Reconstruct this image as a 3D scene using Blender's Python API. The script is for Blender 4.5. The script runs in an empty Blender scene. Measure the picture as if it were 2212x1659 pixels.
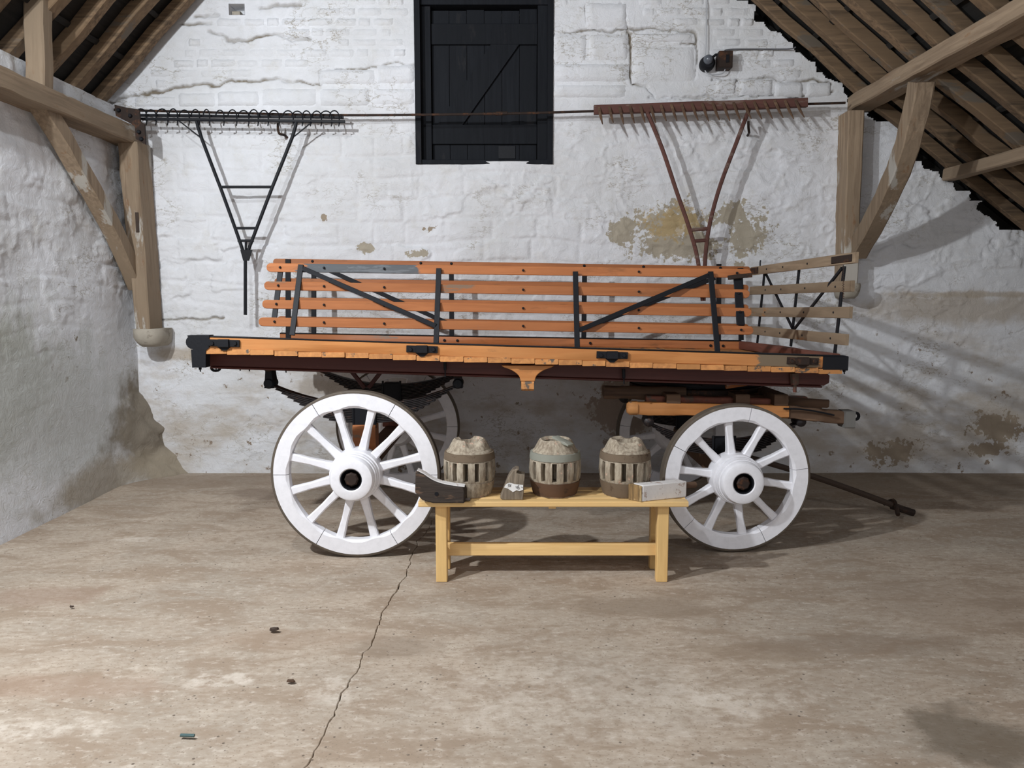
import bpy, math, random
import numpy as np
from mathutils import Vector
random.seed(7); np.random.seed(7)
scene = bpy.context.scene
col = scene.collection

# ------------------------------------------------------------------ camera
F = 1661.0; CX, CY = 1106.0, 829.5; H = 1.62
PITCH = math.atan((CY - 640.0) / F); SP, CP = math.sin(PITCH), math.cos(PITCH)
cd = bpy.data.cameras.new('camera'); cam = bpy.data.objects.new('camera', cd); col.objects.link(cam)
cam.location = (0, 0, H); cam.rotation_euler = (math.pi / 2 - PITCH, 0, 0)
cd.sensor_width = 36; cd.lens = 36 * F / 2212; cd.clip_start = 0.05; cd.clip_end = 100
scene.camera = cam
# ------------------------------------------------------------------ world, lamps, exposure
w = bpy.data.worlds.new('world'); scene.world = w; w.use_nodes = True
bg = w.node_tree.nodes['Background']; bg.inputs[0].default_value = (0.92, 0.95, 1.0, 1); bg.inputs[1].default_value = 0.80
def lamp(name, loc, power, colr, rad):
    d = bpy.data.lights.new(name, 'POINT'); d.energy = power; d.color = colr; d.shadow_soft_size = rad
    o = bpy.data.objects.new(name, d); o.location = loc; col.objects.link(o); return o
def flood(name, loc, aim, power, colr, rad, ang, blend):
    d = bpy.data.lights.new(name, 'SPOT'); d.energy = power; d.color = colr; d.shadow_soft_size = rad; d.spot_size = math.radians(ang); d.spot_blend = blend
    o = bpy.data.objects.new(name, d); o.location = loc; col.objects.link(o)
    o.rotation_euler = (Vector(aim) - Vector(loc)).to_track_quat('-Z', 'Y').to_euler(); return o
flood('flood_lamp_left', (-2.75, 2.2, 3.62), (1.6, 5.6, 1.2), 660, (0.91, 0.955, 1.0), 0.06, 150, 0.6)
lamp('flood_lamp_middle', (-1.65, 2.0, 4.4), 225, (0.90, 0.95, 1.0), 0.06)
lamp('fill_light_right', (2.4, -0.6, 3.9), 240, (0.98, 0.97, 0.98), 0.5)  # soft fill light added behind the camera to lift the shadows
scene.view_settings.view_transform = 'Standard'; scene.view_settings.look = 'None'
scene.view_settings.gamma = 1; scene.view_settings.use_curve_mapping = False
scene.view_settings.exposure = 0.12

# ------------------------------------------------------------------ photo geometry helpers
def ray(px, py):
    x = (px - CX) / F; v = (CY - py) / F
    return Vector((x, CP + v * SP, -SP + v * CP))
def at(px, py, Y):
    d = ray(px, py); t = Y / d.y; return Vector((d.x * t, Y, H + d.z * t))
def atx(px, py, X):
    d = ray(px, py); t = X / d.x; return Vector((X, d.y * t, H + d.z * t))
def onz(px, py, z=0.0):
    d = ray(px, py); t = (z - H) / d.z; return Vector((d.x * t, d.y * t, z))

# ------------------------------------------------------------------ mesh helpers
class MB:
    def __init__(s): s.v = []; s.f = []
    def add(s, verts, faces):
        o = len(s.v); s.v += [Vector(p) for p in verts]; s.f += [tuple(i + o for i in f) for f in faces]; return s
def frame_axes(d, up):
    d = d.normalized(); side = d.cross(up)
    if side.length < 1e-4: side = d.cross(Vector((0, 1, 0)))
    side.normalize(); u = side.cross(d).normalized(); return side, u
def sect(w, h, c):
    a, b = w / 2, h / 2; c = min(c, a * .9, b * .9)
    return [(-a + c, -b), (a - c, -b), (a, -b + c), (a, b - c), (a - c, b), (-a + c, b), (-a, b - c), (-a, -b + c)]
def path(mb, pts, w, h, c=0.004, up=(0, 0, 1), jit=0.0, ws=None, hs=None, closed=False):
    """chamfered rectangular bar along a path; w is across, h along 'up'"""
    pts = [Vector(p) for p in pts]; n = len(pts); up = Vector(up); vs = []
    for i, p in enumerate(pts):
        a = pts[i - 1] if (i > 0 or closed) else pts[0]; b = pts[(i + 1) % n] if (i < n - 1 or closed) else pts[-1]
        side, u = frame_axes(b - a, up)
        ww = ws[i] if ws else w; hh = hs[i] if hs else h
        for (sx, sy) in sect(ww, hh, c):
            q = p + side * sx + u * sy
            if jit: q += Vector([random.uniform(-jit, jit) for _ in range(3)])
            vs.append(q)
    fs = []
    m = n if closed else n - 1
    for i in range(m):
        j = (i + 1) % n
        for k in range(8):
            l = (k + 1) % 8; fs.append((i * 8 + k, i * 8 + l, j * 8 + l, j * 8 + k))
    if not closed:
        fs.append(tuple(range(7, -1, -1))); fs.append(tuple((n - 1) * 8 + k for k in range(8)))
    return mb.add(vs, fs)
def bar(mb, p0, p1, w, h, c=0.004, up=(0, 0, 1), seg=1, jit=0.0, bow=None):
    p0, p1 = Vector(p0), Vector(p1); pts = []
    for i in range(seg + 1):
        t = i / seg; p = p0.lerp(p1, t)
        if bow: p = p + Vector(bow) * math.sin(math.pi * t)
        pts.append(p)
    return path(mb, pts, w, h, c, up, jit)
def cbox(mb, x0, x1, y0, y1, z0, z1, c=0.004):
    ym, zm = (y0 + y1) / 2, (z0 + z1) / 2
    return path(mb, [(x0, ym, zm), (x1, ym, zm)], y1 - y0, z1 - z0, c)
def tube(mb, pts, r, n=8, rs=None, closed=False):
    pts = [Vector(p) for p in pts]; m = len(pts); vs = []; fs = []
    ref = None
    for i, p in enumerate(pts):
        a = pts[i - 1] if (i > 0 or closed) else pts[0]; b = pts[(i + 1) % m] if (i < m - 1 or closed) else pts[-1]
        d = (b - a).normalized()
        if ref is None:
            ref = Vector((0, 0, 1)) if abs(d.z) < .9 else Vector((1, 0, 0))
        s = d.cross(ref).normalized(); u = s.cross(d).normalized(); ref = u
        rr = rs[i] if rs else r
        for k in range(n):
            an = 2 * math.pi * k / n; vs.append(p + s * math.cos(an) * rr + u * math.sin(an) * rr)
    for i in range(m if closed else m - 1):
        j = (i + 1) % m
        for k in range(n):
            l = (k + 1) % n; fs.append((i * n + k, i * n + l, j * n + l, j * n + k))
    if not closed:
        fs.append(tuple(range(n - 1, -1, -1))); fs.append(tuple((m - 1) * n + k for k in range(n)))
    return mb.add(vs, fs)
def lathe(mb, prof, c=(0, 0, 0), axis='z', n=32, closed=False, cap=True):
    """prof: (r, h) pairs"""
    c = Vector(c); vs = []; fs = []; m = len(prof)
    for (r, h) in prof:
        for k in range(n):
            a = 2 * math.pi * k / n; x, y = r * math.cos(a), r * math.sin(a)
            vs.append(c + (Vector((x, y, h)) if axis == 'z' else Vector((x, h, y)) if axis == 'y' else Vector((h, x, y))))
    for i in range(m if closed else m - 1):
        j = (i + 1) % m
        for k in range(n):
            l = (k + 1) % n; fs.append((i * n + k, i * n + l, j * n + l, j * n + k))
    if not closed and cap:
        if prof[0][0] > 1e-5: fs.append(tuple(range(n)))
        if prof[-1][0] > 1e-5: fs.append(tuple((m - 1) * n + k for k in range(n)))
    return mb.add(vs, fs)
def prism(mb, poly, off, taper=1.0):
    """polygon extruded by an offset vector"""
    poly = [Vector(p) for p in poly]; n = len(poly); off = Vector(off)
    cen = sum(poly, Vector()) / n
    back = [cen + (p - cen) * taper + off for p in poly]
    fs = [tuple(range(n)), tuple(range(2 * n - 1, n - 1, -1))]
    for k in range(n): fs.append((k, k + n, (k + 1) % n + n, (k + 1) % n))
    return mb.add(poly + back, fs)
def wloc(o):
    v = Vector(o.location)
    while o.parent: o = o.parent; v += Vector(o.location)
    return v
def mk(name, mb, mat, parent=None, smooth=40, origin=None, bevel=0, stuff=False):
    vs = mb.v; xs = [p.x for p in vs]; ys = [p.y for p in vs]; zs = [p.z for p in vs]
    o0 = Vector(origin) if origin is not None else Vector(((min(xs) + max(xs)) / 2, (min(ys) + max(ys)) / 2, min(zs)))
    me = bpy.data.meshes.new(name); me.from_pydata([tuple(p - o0) for p in vs], [], mb.f)
    bm_fix(me)
    me.materials.append(mat)
    if smooth:
        me.polygons.foreach_set('use_smooth', [True] * len(me.polygons)); me.set_sharp_from_angle(angle=math.radians(smooth))
    o = bpy.data.objects.new(name, me); col.objects.link(o)
    if parent: o.parent = parent; o.location = o0 - wloc(parent)
    else: o.location = o0
    if bevel:
        b = o.modifiers.new('bevel', 'BEVEL'); b.width = bevel; b.segments = 2; b.limit_method = 'ANGLE'; b.angle_limit = math.radians(40)
    if stuff: o['kind'] = 'stuff'
    return o
import bmesh
def bm_fix(me):
    bm = bmesh.new(); bm.from_mesh(me); bmesh.ops.recalc_face_normals(bm, faces=bm.faces); bm.to_mesh(me); bm.free()
def thing(name, loc, label=None, cat=None, group=None, parent=None):
    o = bpy.data.objects.new(name, None); col.objects.link(o); o.empty_display_size = 0.1
    if parent: o.parent = parent; o.location = Vector(loc) - wloc(parent)
    else: o.location = loc
    tag(o, label, cat, group); return o
def tag(o, label=None, cat=None, group=None, kind=None):
    if label: o['label'] = label
    if cat: o['category'] = cat
    if group: o['group'] = group
    if kind: o['kind'] = kind
    return o

# ------------------------------------------------------------------ numpy value noise
def _h(ix, iy, s):
    n = (ix.astype(np.int64) * 374761393 + iy.astype(np.int64) * 668265263 + s * 1274126177) & 0xffffffff
    n = ((n ^ (n >> 13)) * 1103515245) & 0xffffffff; n = n ^ (n >> 16)
    return (n & 0xffff) / 65535.0
def vn(x, y, s=0):
    ix, iy = np.floor(x), np.floor(y); fx, fy = x - ix, y - iy
    fx = fx * fx * (3 - 2 * fx); fy = fy * fy * (3 - 2 * fy)
    a, b, c, d = _h(ix, iy, s), _h(ix + 1, iy, s), _h(ix, iy + 1, s), _h(ix + 1, iy + 1, s)
    return (a * (1 - fx) + b * fx) * (1 - fy) + (c * (1 - fx) + d * fx) * fy
def fbm(x, y, s=0, o=4, g=.5):
    t = 0; a = 1; tot = 0
    for i in range(o): t = t + a * vn(x * 2 ** i, y * 2 ** i, s + i); tot += a; a *= g
    return t / tot
def ridged(x, y, s=0, o=3):
    t = 0; a = 1; tot = 0
    for i in range(o): t = t + a * (1 - np.abs(2 * vn(x * 2 ** i, y * 2 ** i, s + i) - 1)); tot += a; a *= .5
    return t / tot
def grid_mesh(name, X, Y, Z, mat, mask=None, smooth=True):
    r, c = X.shape
    co = np.stack([X, Y, Z], -1).reshape(-1, 3).astype(np.float32)
    idx = np.arange(r * c).reshape(r, c)
    q = np.stack([idx[:-1, :-1], idx[:-1, 1:], idx[1:, 1:], idx[1:, :-1]], -1).reshape(-1, 4)
    if mask is not None: q = q[mask.reshape(-1)]
    me = bpy.data.meshes.new(name)
    me.vertices.add(len(co)); me.vertices.foreach_set('co', co.ravel())
    me.loops.add(q.size); me.loops.foreach_set('vertex_index', q.ravel().astype(np.int32))
    me.polygons.add(len(q)); me.polygons.foreach_set('loop_start', np.arange(0, q.size, 4, dtype=np.int32))
    me.update(calc_edges=True); me.materials.append(mat)
    me.polygons.foreach_set('use_smooth', [smooth] * len(me.polygons))
    o = bpy.data.objects.new(name, me); col.objects.link(o); return o

# ------------------------------------------------------------------ materials
class NB:
    def __init__(s, name, coords='object'):
        s.m = bpy.data.materials.new(name); s.m.use_nodes = True; s.t = s.m.node_tree; s.n = s.t.nodes
        s.b = s.n['Principled BSDF']
        if coords == 'world':
            s.vec = s.n.new('ShaderNodeNewGeometry').outputs['Position']
        else:
            tc = s.n.new('ShaderNodeTexCoord').outputs['Object']; oi = s.n.new('ShaderNodeObjectInfo').outputs['Random']
            s.rnd = oi
            mu = s.math('MULTIPLY', oi, 37.0); cx = s.n.new('ShaderNodeCombineXYZ')
            for k in range(3): s.t.links.new(mu, cx.inputs[k])
            s.vec = s.vmath('ADD', tc, cx.outputs[0])
    def put(s, sock, v):
        if hasattr(v, 'is_output'): s.t.links.new(v, sock)
        elif isinstance(v, (tuple, list)) and len(v) == 3 and sock.type == 'RGBA': sock.default_value = (*v, 1)
        else: sock.default_value = v
    def math(s, op, a, b=0.0, clamp=False):
        n = s.n.new('ShaderNodeMath'); n.operation = op; n.use_clamp = clamp; s.put(n.inputs[0], a); s.put(n.inputs[1], b); return n.outputs[0]
    def vmath(s, op, a, b):
        n = s.n.new('ShaderNodeVectorMath'); n.operation = op; s.put(n.inputs[0], a); s.put(n.inputs[1], b)
        return n.outputs['Value'] if op in ('LENGTH', 'DISTANCE', 'DOT_PRODUCT') else n.outputs[0]
    def noise(s, scale, detail=4, rough=.55, vec=None, stretch=None, dist=0.0):
        v = vec or s.vec
        if stretch: v = s.vmath('MULTIPLY', v, stretch)
        n = s.n.new('ShaderNodeTexNoise'); s.t.links.new(v, n.inputs['Vector']); n.inputs['Scale'].default_value = scale
        n.inputs['Detail'].default_value = detail; n.inputs['Roughness'].default_value = rough; n.inputs['Distortion'].default_value = dist
        return n.outputs['Fac']
    def voro(s, scale, feature='F1', vec=None, stretch=None):
        v = vec or s.vec
        if stretch: v = s.vmath('MULTIPLY', v, stretch)
        n = s.n.new('ShaderNodeTexVoronoi'); n.feature = feature; s.t.links.new(v, n.inputs['Vector']); n.inputs['Scale'].default_value = scale
        return n.outputs['Distance']
    def step(s, f, lo, hi):
        n = s.n.new('ShaderNodeMapRange'); n.interpolation_type = 'SMOOTHSTEP'; s.put(n.inputs[0], f)
        n.inputs[1].default_value = lo; n.inputs[2].default_value = hi; return n.outputs[0]
    def mix(s, f, a, b, blend='MIX'):
        n = s.n.new('ShaderNodeMix'); n.data_type = 'RGBA'; n.blend_type = blend
        s.put(n.inputs[0], f); s.put(n.inputs[6], a); s.put(n.inputs[7], b); return n.outputs[2]
    def bump(s, h, strength=.3, dist=.01, prev=None):
        n = s.n.new('ShaderNodeBump'); n.inputs['Strength'].default_value = strength; n.inputs['Distance'].default_value = dist
        s.put(n.inputs['Height'], h)
        if prev: s.t.links.new(prev, n.inputs['Normal'])
        return n.outputs[0]
    def out(s, colr, rough=.7, normal=None, metal=0.0, spec=.3):
        s.put(s.b.inputs['Base Color'], colr); s.put(s.b.inputs['Roughness'], rough); s.put(s.b.inputs['Metallic'], metal)
        s.b.inputs['Specular IOR Level'].default_value = spec
        if normal: s.t.links.new(normal, s.b.inputs['Normal'])
        return s.m
    def blob(s, c, r, amp=.5, nscale=4.0, soft=.12, detail=5):
        amp *= 1.8
        d = s.vmath('SUBTRACT', s.vec, tuple(c)); d = s.vmath('MULTIPLY', d, tuple(1 / k for k in r)); l = s.vmath('LENGTH', d, (0, 0, 0))
        n = s.noise(nscale, detail, .6); l = s.math('ADD', l, s.math('MULTIPLY', s.math('SUBTRACT', n, .5), amp * 4))
        if soft < .2: l = s.math('ADD', l, s.math('MULTIPLY', s.math('SUBTRACT', s.noise(nscale * 4, 6, .7), .5), amp * 3))
        return s.math('SUBTRACT', 1.0, s.step(l, 1 - soft, 1 + soft))
def stretchv(axis, along, across):
    return tuple(along if k == axis else across for k in 'xyz')
def wood(name, light, dark, wear=None, axis='x', wear_amt=.45, rough=.6, bump=.25, grain=1.0, wear_scale=5.0, spec=.3, dirt=None, patch=None):
    b = NB(name)
    g = b.noise(grain * 6, 6, .6, stretch=stretchv(axis, .35, 5.0), dist=.6)
    c = b.mix(b.step(g, .3, .7), dark, light)
    c = b.mix(b.step(b.noise(3.0, 4, .6, stretch=stretchv(axis, .5, 1.2)), .35, .7), c, tuple(.78 * k for k in light), 'MIX')
    if dirt: c = b.mix(b.math('MULTIPLY', b.step(b.noise(9, 6, .7, stretch=stretchv(axis, .4, 1.5)), .58, .72), .8), c, dirt)
    if wear: 
        wn = b.noise(wear_scale, 7, .65, stretch=stretchv(axis, .3, 1.3))
        c = b.mix(b.step(wn, 1 - wear_amt, 1 - wear_amt + .05), c, wear)
    if patch:
        x0, x1, pc, edge = patch; gp = b.n.new('ShaderNodeNewGeometry').outputs['Position']; sx = b.n.new('ShaderNodeSeparateXYZ'); b.t.links.new(gp, sx.inputs[0])
        xx = b.math('ADD', sx.outputs[0], b.math('MULTIPLY', b.math('SUBTRACT', b.noise(9, 6, .7, stretch=(.5, 1, 2)), .5), edge))
        pm = b.math('MULTIPLY', b.step(xx, x0 - .01, x0 + .01), b.math('SUBTRACT', 1.0, b.step(xx, x1 - .01, x1 + .01)))
        pcol = b.mix(b.step(b.noise(5, 6, .7, stretch=(.4, 1, 2.5)), .55, .6), pc, tuple(1.5 * k for k in pc)); c = b.mix(pm, c, pcol)
    vmul = b.math('ADD', .88, b.math('MULTIPLY', b.rnd, .24)); c = b.mix(1.0, c, b_grey(b, vmul), 'MULTIPLY')
    return b.out(c, rough, b.bump(g, bump, .004), spec=spec)
def b_grey(b, v):
    n = b.n.new('ShaderNodeCombineColor')
    for k in range(3): b.t.links.new(v, n.inputs[k])
    return n.outputs[0]
def iron(name, base=(.009, .0095, .012), rust=(.03, .017, .011), amt=.36, rough=.55, spec=.18):
    b = NB(name); n = b.noise(14, 6, .7); n2 = b.noise(60, 4, .6)
    c = b.mix(b.step(n, 1 - amt, 1 - amt + .15), base, rust)
    return b.out(c, rough, b.bump(n2, .35, .003), spec=spec)
def paint(name, base, chip, amt=.3, rough=.45, bump=.15, sc=7):
    b = NB(name); n = b.noise(sc, 7, .68); n2 = b.noise(25, 5, .65)
    c = b.mix(b.step(n2, .35, .8), base, tuple(.9 * k for k in base))
    c = b.mix(b.math('MULTIPLY', b.step(n, 1 - amt, 1 - amt + .06), .8), c, chip)
    return b.out(c, rough, b.bump(n2, bump, .003))

ORANGE = wood('orange_paint', (.415, .150, .052), (.30, .10, .032), (.20, .13, .085), 'x', .36, .5, dirt=(.22, .085, .03))
ORANGE_LT = wood('orange_paint_worn', (.57, .245, .080), (.44, .165, .047), (.50, .34, .19), 'x', .39, .55, dirt=(.26, .12, .045))
ORANGE_TOP = wood('orange_paint_rubbed', (.415, .150, .052), (.30, .10, .032), (.20, .13, .085), 'x', .36, .5, dirt=(.22, .085, .03), patch=(at(650, 580, 5.02).x, at(905, 583, 5.02).x, (.075, .080, .085), .35))
ORANGE_SILL = wood('orange_paint_scraped', (.57, .245, .080), (.44, .165, .047), (.50, .34, .19), 'x', .39, .55, dirt=(.26, .12, .045), patch=(at(1632, 780, 4.7).x, at(1765, 780, 4.7).x, (.17, .125, .08), .25))
PLANK = wood('plank_end', (.60, .27, .09), (.40, .17, .06), (.11, .085, .065), 'y', .43, .7, wear_scale=9)
GREYSLAT = wood('weathered_slat', (.30, .22, .145), (.20, .145, .095), (.36, .17, .06), 'y', .38, .75)
MAROON = wood('maroon_paint', (.085, .022, .016), (.055, .015, .012), (.13, .05, .035), 'x', .36, .5)
REDWOOD = wood('worn_red_wood', (.20, .07, .045), (.10, .04, .03), (.09, .06, .045), 'y', .45, .7)
OLDWOOD = wood('dark_old_wood', (.13, .075, .045), (.06, .035, .024), (.17, .10, .06), 'x', .4, .8)
BROWNPOLE = wood('dark_pole', (.065, .042, .030), (.035, .024, .018), None, 'x', .3, .7)
IRON = iron('black_iron'); IRONB = iron('rusty_iron', (.03, .02, .016), (.085, .038, .020), .5, .65)
IRONG = iron('tyre_iron', (.105, .085, .066), (.16, .125, .09), .45, .6)
SPRING = iron('spring_steel', (.016, .012, .012), (.10, .055, .040), .45, .5, .35)
WHITE = paint('white_paint', (.80, .79, .82), (.66, .54, .50), .31, .38, sc=9)
BENCH = wood('bench_wood', (.80, .54, .24), (.68, .43, .17), (.56, .35, .14), 'x', .30, .38, .12, spec=.4)
BENCHZ = wood('bench_leg_wood', (.80, .53, .22), (.68, .42, .16), (.50, .32, .12), 'z', .30, .38, .12, spec=.4)
def oak(name, axis):
    return wood(name, (.33, .245, .165), (.19, .135, .09), (.42, .39, .345), axis, .42, .85, .5, wear_scale=3.0, dirt=(.22, .115, .055))
OAKZ, OAKY, OAKX = oak('oak_upright', 'z'), oak('oak_lengthwise', 'y'), oak('oak_rafter', 'x')
RAFTER = wood('rafter_wood', (.22, .145, .085), (.075, .052, .034), (.13, .105, .08), 'x', .42, .9, .5, wear_scale=3)
DECK = wood('roof_boarding', (.030, .027, .024), (.014, .013, .013), None, 'y', .3, .95)
DARKDOOR = wood('black_stained_boards', (.012, .0135, .017), (.007, .008, .0105), (.016, .016, .018), 'z', .4, .7, .35, spec=.12)
REDRAKE = wood('red_painted_rake_wood', (.125, .052, .040), (.08, .036, .029), (.15, .10, .08), 'x', .42, .75)
def nave_mat():
    b = NB('old_nave_wood'); g = b.noise(26, 6, .65, stretch=(2.2, 2.2, .6), dist=.2); n = b.noise(17, 6, .65)
    c = b.mix(b.step(g, .3, .68), (.20, .155, .11), (.42, .36, .275))
    c = b.mix(b.step(n, .60, .66), c, (.50, .22, .12))
    c = b.mix(b.step(b.noise(17, 5, .7), .60, .70), c, (.52, .47, .40))
    return b.out(c, .85, b.bump(g, .4, .003))
NAVE = nave_mat()
BANDS = [iron('nave_band_brown', (.15, .11, .075), (.09, .06, .04), .45, .85), iron('nave_band_grey', (.24, .24, .20), (.13, .115, .09), .4, .85), iron('nave_band_rust', (.11, .062, .038), (.06, .04, .03), .45, .8)]
FELLOE_DK = wood('felloe_dark', (.06, .045, .036), (.020, .016, .015), (.12, .075, .05), 'x', .42, .9, 1.0, 3.0, 14)
FELLOE_WH = paint('felloe_white', (.66, .63, .61), (.30, .20, .15), .43, .7, .4, sc=22)
FELLOE_BR = wood('felloe_brown', (.32, .20, .085), (.04, .03, .02), (.42, .30, .15), 'z', .45, .85, .8, 3.0, 14)
FELLOE_GY = wood('felloe_grey', (.26, .21, .155), (.12, .095, .07), (.10, .075, .06), 'z', .42, .9, 1.0, 3.0, 14)
LABELW = paint('white_label', (.75, .74, .72), (.4, .36, .3), .35, .6); INK = paint('ink', (.02, .02, .03), (.02, .02, .03), .1, .6)
BACKING_DK = paint('dark_backing', (.05, .045, .04), (.03, .028, .025), .4, .95, .5)
STONE = paint('corbel_stone', (.38, .34, .28), (.22, .19, .15), .45, .9, .8)

def whitewash(name, side):
    b = NB(name, 'world')
    big = b.noise(1.1, 5, .6); mid = b.noise(6, 6, .65); fine = b.noise(40, 4, .6)
    c = b.mix(b.step(big, .3, .7), (.74, .745, .77), (.64, .64, .645))
    c = b.mix(b.math('MULTIPLY', b.step(mid, .5, .75), .5), c, (.60, .58, .54))
    # thin tan crack lines in the limewash
    st = (.8, .8, 1.9)
    for sc, wd, amt in ((2.3, .010, .75), (5.0, .012, .55)):
        n = b.noise(sc, 6, .62, stretch=st); l = b.math('SUBTRACT', 1.0, b.step(b.math('ABSOLUTE', b.math('SUBTRACT', n, .5)), 0, wd))
        l = b.math('MULTIPLY', l, b.step(b.noise(1.7, 3, .5), .48, .60))
        c = b.mix(b.math('MULTIPLY', l, amt), c, (.30, .26, .20))
    sep = b.n.new('ShaderNodeSeparateXYZ'); b.t.links.new(b.vec, sep.inputs[0]); z = sep.outputs[2]
    if side == 'back':
        low = b.math('SUBTRACT', 1.0, b.step(b.math('ADD', z, b.math('MULTIPLY', b.noise(1.6, 5, .6), .9)), 1.35, 2.15))
        lowm = b.math('MULTIPLY', low, b.step(b.noise(2.2, 6, .62, stretch=(.7, 1, 1.6)), .40, .66))
        c = b.mix(b.math('MULTIPLY', lowm, .75), c, (.44, .375, .30))
        spots = b.math('MULTIPLY', low, b.step(b.noise(9, 6, .68), .62, .66)); c = b.mix(spots, c, (.25, .19, .14))
        def pt(px, py): return at(px, py, 7.0)
        tan = [((1455, 475), .26, .16, .42), ((1470, 530), .42, .13, .35), ((1610, 510), .16, .22, .5), ((1345, 500), .10, .10, .5), ((790, 538), .07, .04, .4), ((905, 548), .08, .03, .5), ((1580, 470), .15, .1, .5), ((1930, 975), .22, .12, .4), ((1345, 880), .25, .28, .45), ((2130, 970), .14, .06, .5), ((2060, 668), 1.0, .13, .25), ((2120, 636), .7, .025, .25), ((380, 765), .22, .05, .3), ((2150, 920), .25, .12, .55), ((700, 470), .04, .03, .5), ((930, 495), .05, .03, .5)]
        for i, ((px, py), rx, rz, amp) in enumerate(tan):
            m = b.blob(pt(px, py), (rx, 5, rz), amp, 5.5, .05 if i not in (10, 11, 12) else .5, 7)
            cc = (.39, .345, .27) if i < 7 else (.40, .33, .28) if i == 8 else (.32, .26, .195) if i not in (10, 11, 12) else (.40, .33, .25)
            c = b.mix(m if i not in (10, 11, 12) else b.math('MULTIPLY', m, .7), c, cc)
        m = b.blob(pt(1460, 480), (.22, 5, .13), .5, 8, .1, 6); c = b.mix(b.math('MULTIPLY', m, .7), c, (.42, .30, .13))
    else:
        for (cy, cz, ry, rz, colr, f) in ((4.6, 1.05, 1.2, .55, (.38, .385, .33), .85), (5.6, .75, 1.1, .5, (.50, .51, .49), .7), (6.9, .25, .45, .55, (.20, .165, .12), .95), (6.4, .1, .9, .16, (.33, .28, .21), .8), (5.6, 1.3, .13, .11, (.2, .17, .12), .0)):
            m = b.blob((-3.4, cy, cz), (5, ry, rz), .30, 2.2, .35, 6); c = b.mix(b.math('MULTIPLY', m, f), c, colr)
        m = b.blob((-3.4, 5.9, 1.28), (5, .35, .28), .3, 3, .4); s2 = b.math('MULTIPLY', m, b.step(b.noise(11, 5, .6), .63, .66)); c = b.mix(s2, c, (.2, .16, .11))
    if side == 'back':
        an = b.n.new('ShaderNodeAttribute'); an.attribute_name = 'crack'; c = b.mix(an.outputs['Fac'], c, (.20, .165, .12))
    nb = b.bump(mid, .5, .012); n2 = b.bump(b.noise(13, 7, .70, dist=2.2), .7, .012, nb); n3 = b.bump(fine, .3, .003, n2)
    return b.out(c, .88, n3, spec=.15)
WASH_BACK, WASH_LEFT = whitewash('whitewash_back', 'back'), whitewash('whitewash_left', 'left')

def concrete():
    b = NB('concrete', 'world')
    big = b.noise(.9, 5, .6); mid = b.noise(3.2, 7, .65, stretch=(.7, 1.6, 1), dist=.6); fine = b.noise(26, 6, .7, stretch=(.8, 1.5, 1)); grit = b.noise(110, 3, .6)
    c = b.mix(b.step(big, .32, .68), (.385, .33, .27), (.315, .28, .235))
    c = b.mix(b.math('MULTIPLY', b.step(mid, .46, .62), .72), c, (.25, .195, .145))
    c = b.mix(b.math('MULTIPLY', b.step(mid, .44, .30), .5), c, (.47, .43, .37))
    c = b.mix(b.math('MULTIPLY', b.step(fine, .50, .64), .7), c, (.27, .22, .17))
    c = b.mix(b.math('MULTIPLY', b.step(fine, .47, .33), .55), c, (.50, .46, .41))
    sp = b.voro(24); c = b.mix(b.math('MULTIPLY', b.step(sp, .16, .10), b.step(b.noise(5, 3), .48, .58)), c, (.13, .105, .085))
    sp2 = b.voro(55); c = b.mix(b.math('MULTIPLY', b.step(sp2, .24, .14), .75), c, (.22, .18, .14))
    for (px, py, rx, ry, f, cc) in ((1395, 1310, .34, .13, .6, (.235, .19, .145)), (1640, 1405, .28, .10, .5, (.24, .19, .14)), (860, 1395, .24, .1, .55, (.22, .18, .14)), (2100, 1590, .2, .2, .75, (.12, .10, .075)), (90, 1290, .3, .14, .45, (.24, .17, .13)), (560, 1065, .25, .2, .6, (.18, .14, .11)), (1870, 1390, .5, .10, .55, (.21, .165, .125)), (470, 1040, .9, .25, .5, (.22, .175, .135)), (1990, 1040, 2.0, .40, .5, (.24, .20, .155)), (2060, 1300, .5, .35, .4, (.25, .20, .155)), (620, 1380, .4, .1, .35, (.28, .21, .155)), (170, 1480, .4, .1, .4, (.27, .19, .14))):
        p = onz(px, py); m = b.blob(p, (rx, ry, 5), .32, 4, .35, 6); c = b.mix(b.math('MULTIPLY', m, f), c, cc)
    for (px, py, rx, ry, f) in ((345, 1490, .05, .014, .9), (480, 1465, .14, .06, .55), (80, 1570, .25, .07, .5), (720, 1490, .10, .12, .4), (1620, 1510, .25, .10, .4), (300, 1165, .15, .05, .4), (1250, 1500, .6, .3, .3)):
        p = onz(px, py); m = b.blob(p, (rx, ry, 5), .35, 7, .3, 6); c = b.mix(b.math('MULTIPLY', b.math('MULTIPLY', m, f), b.step(b.noise(13, 6, .7), .38, .6)), c, (.60, .57, .52))
    c = b.mix(1.0, c, (1.13, 1.07, 1.02), 'MULTIPLY')
    nb = b.bump(fine, .35, .006); n2 = b.bump(grit, .25, .002, nb)
    return b.out(c, .8, n2, spec=.2)
CONC = concrete()

# ================================================================== SETTING
WY = 7.0                                            # face of the gable wall
def roof_l(x): return 3.328 + 1.033 * (x + 3.461)   # underside of the rafters
KX, KZ = 3.10, 3.270                                # kink of the right slope over the plate
def roof_r(x): return KZ + .83 * (KX - x) if x < KX else KZ - .748 * (x - KX)
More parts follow.
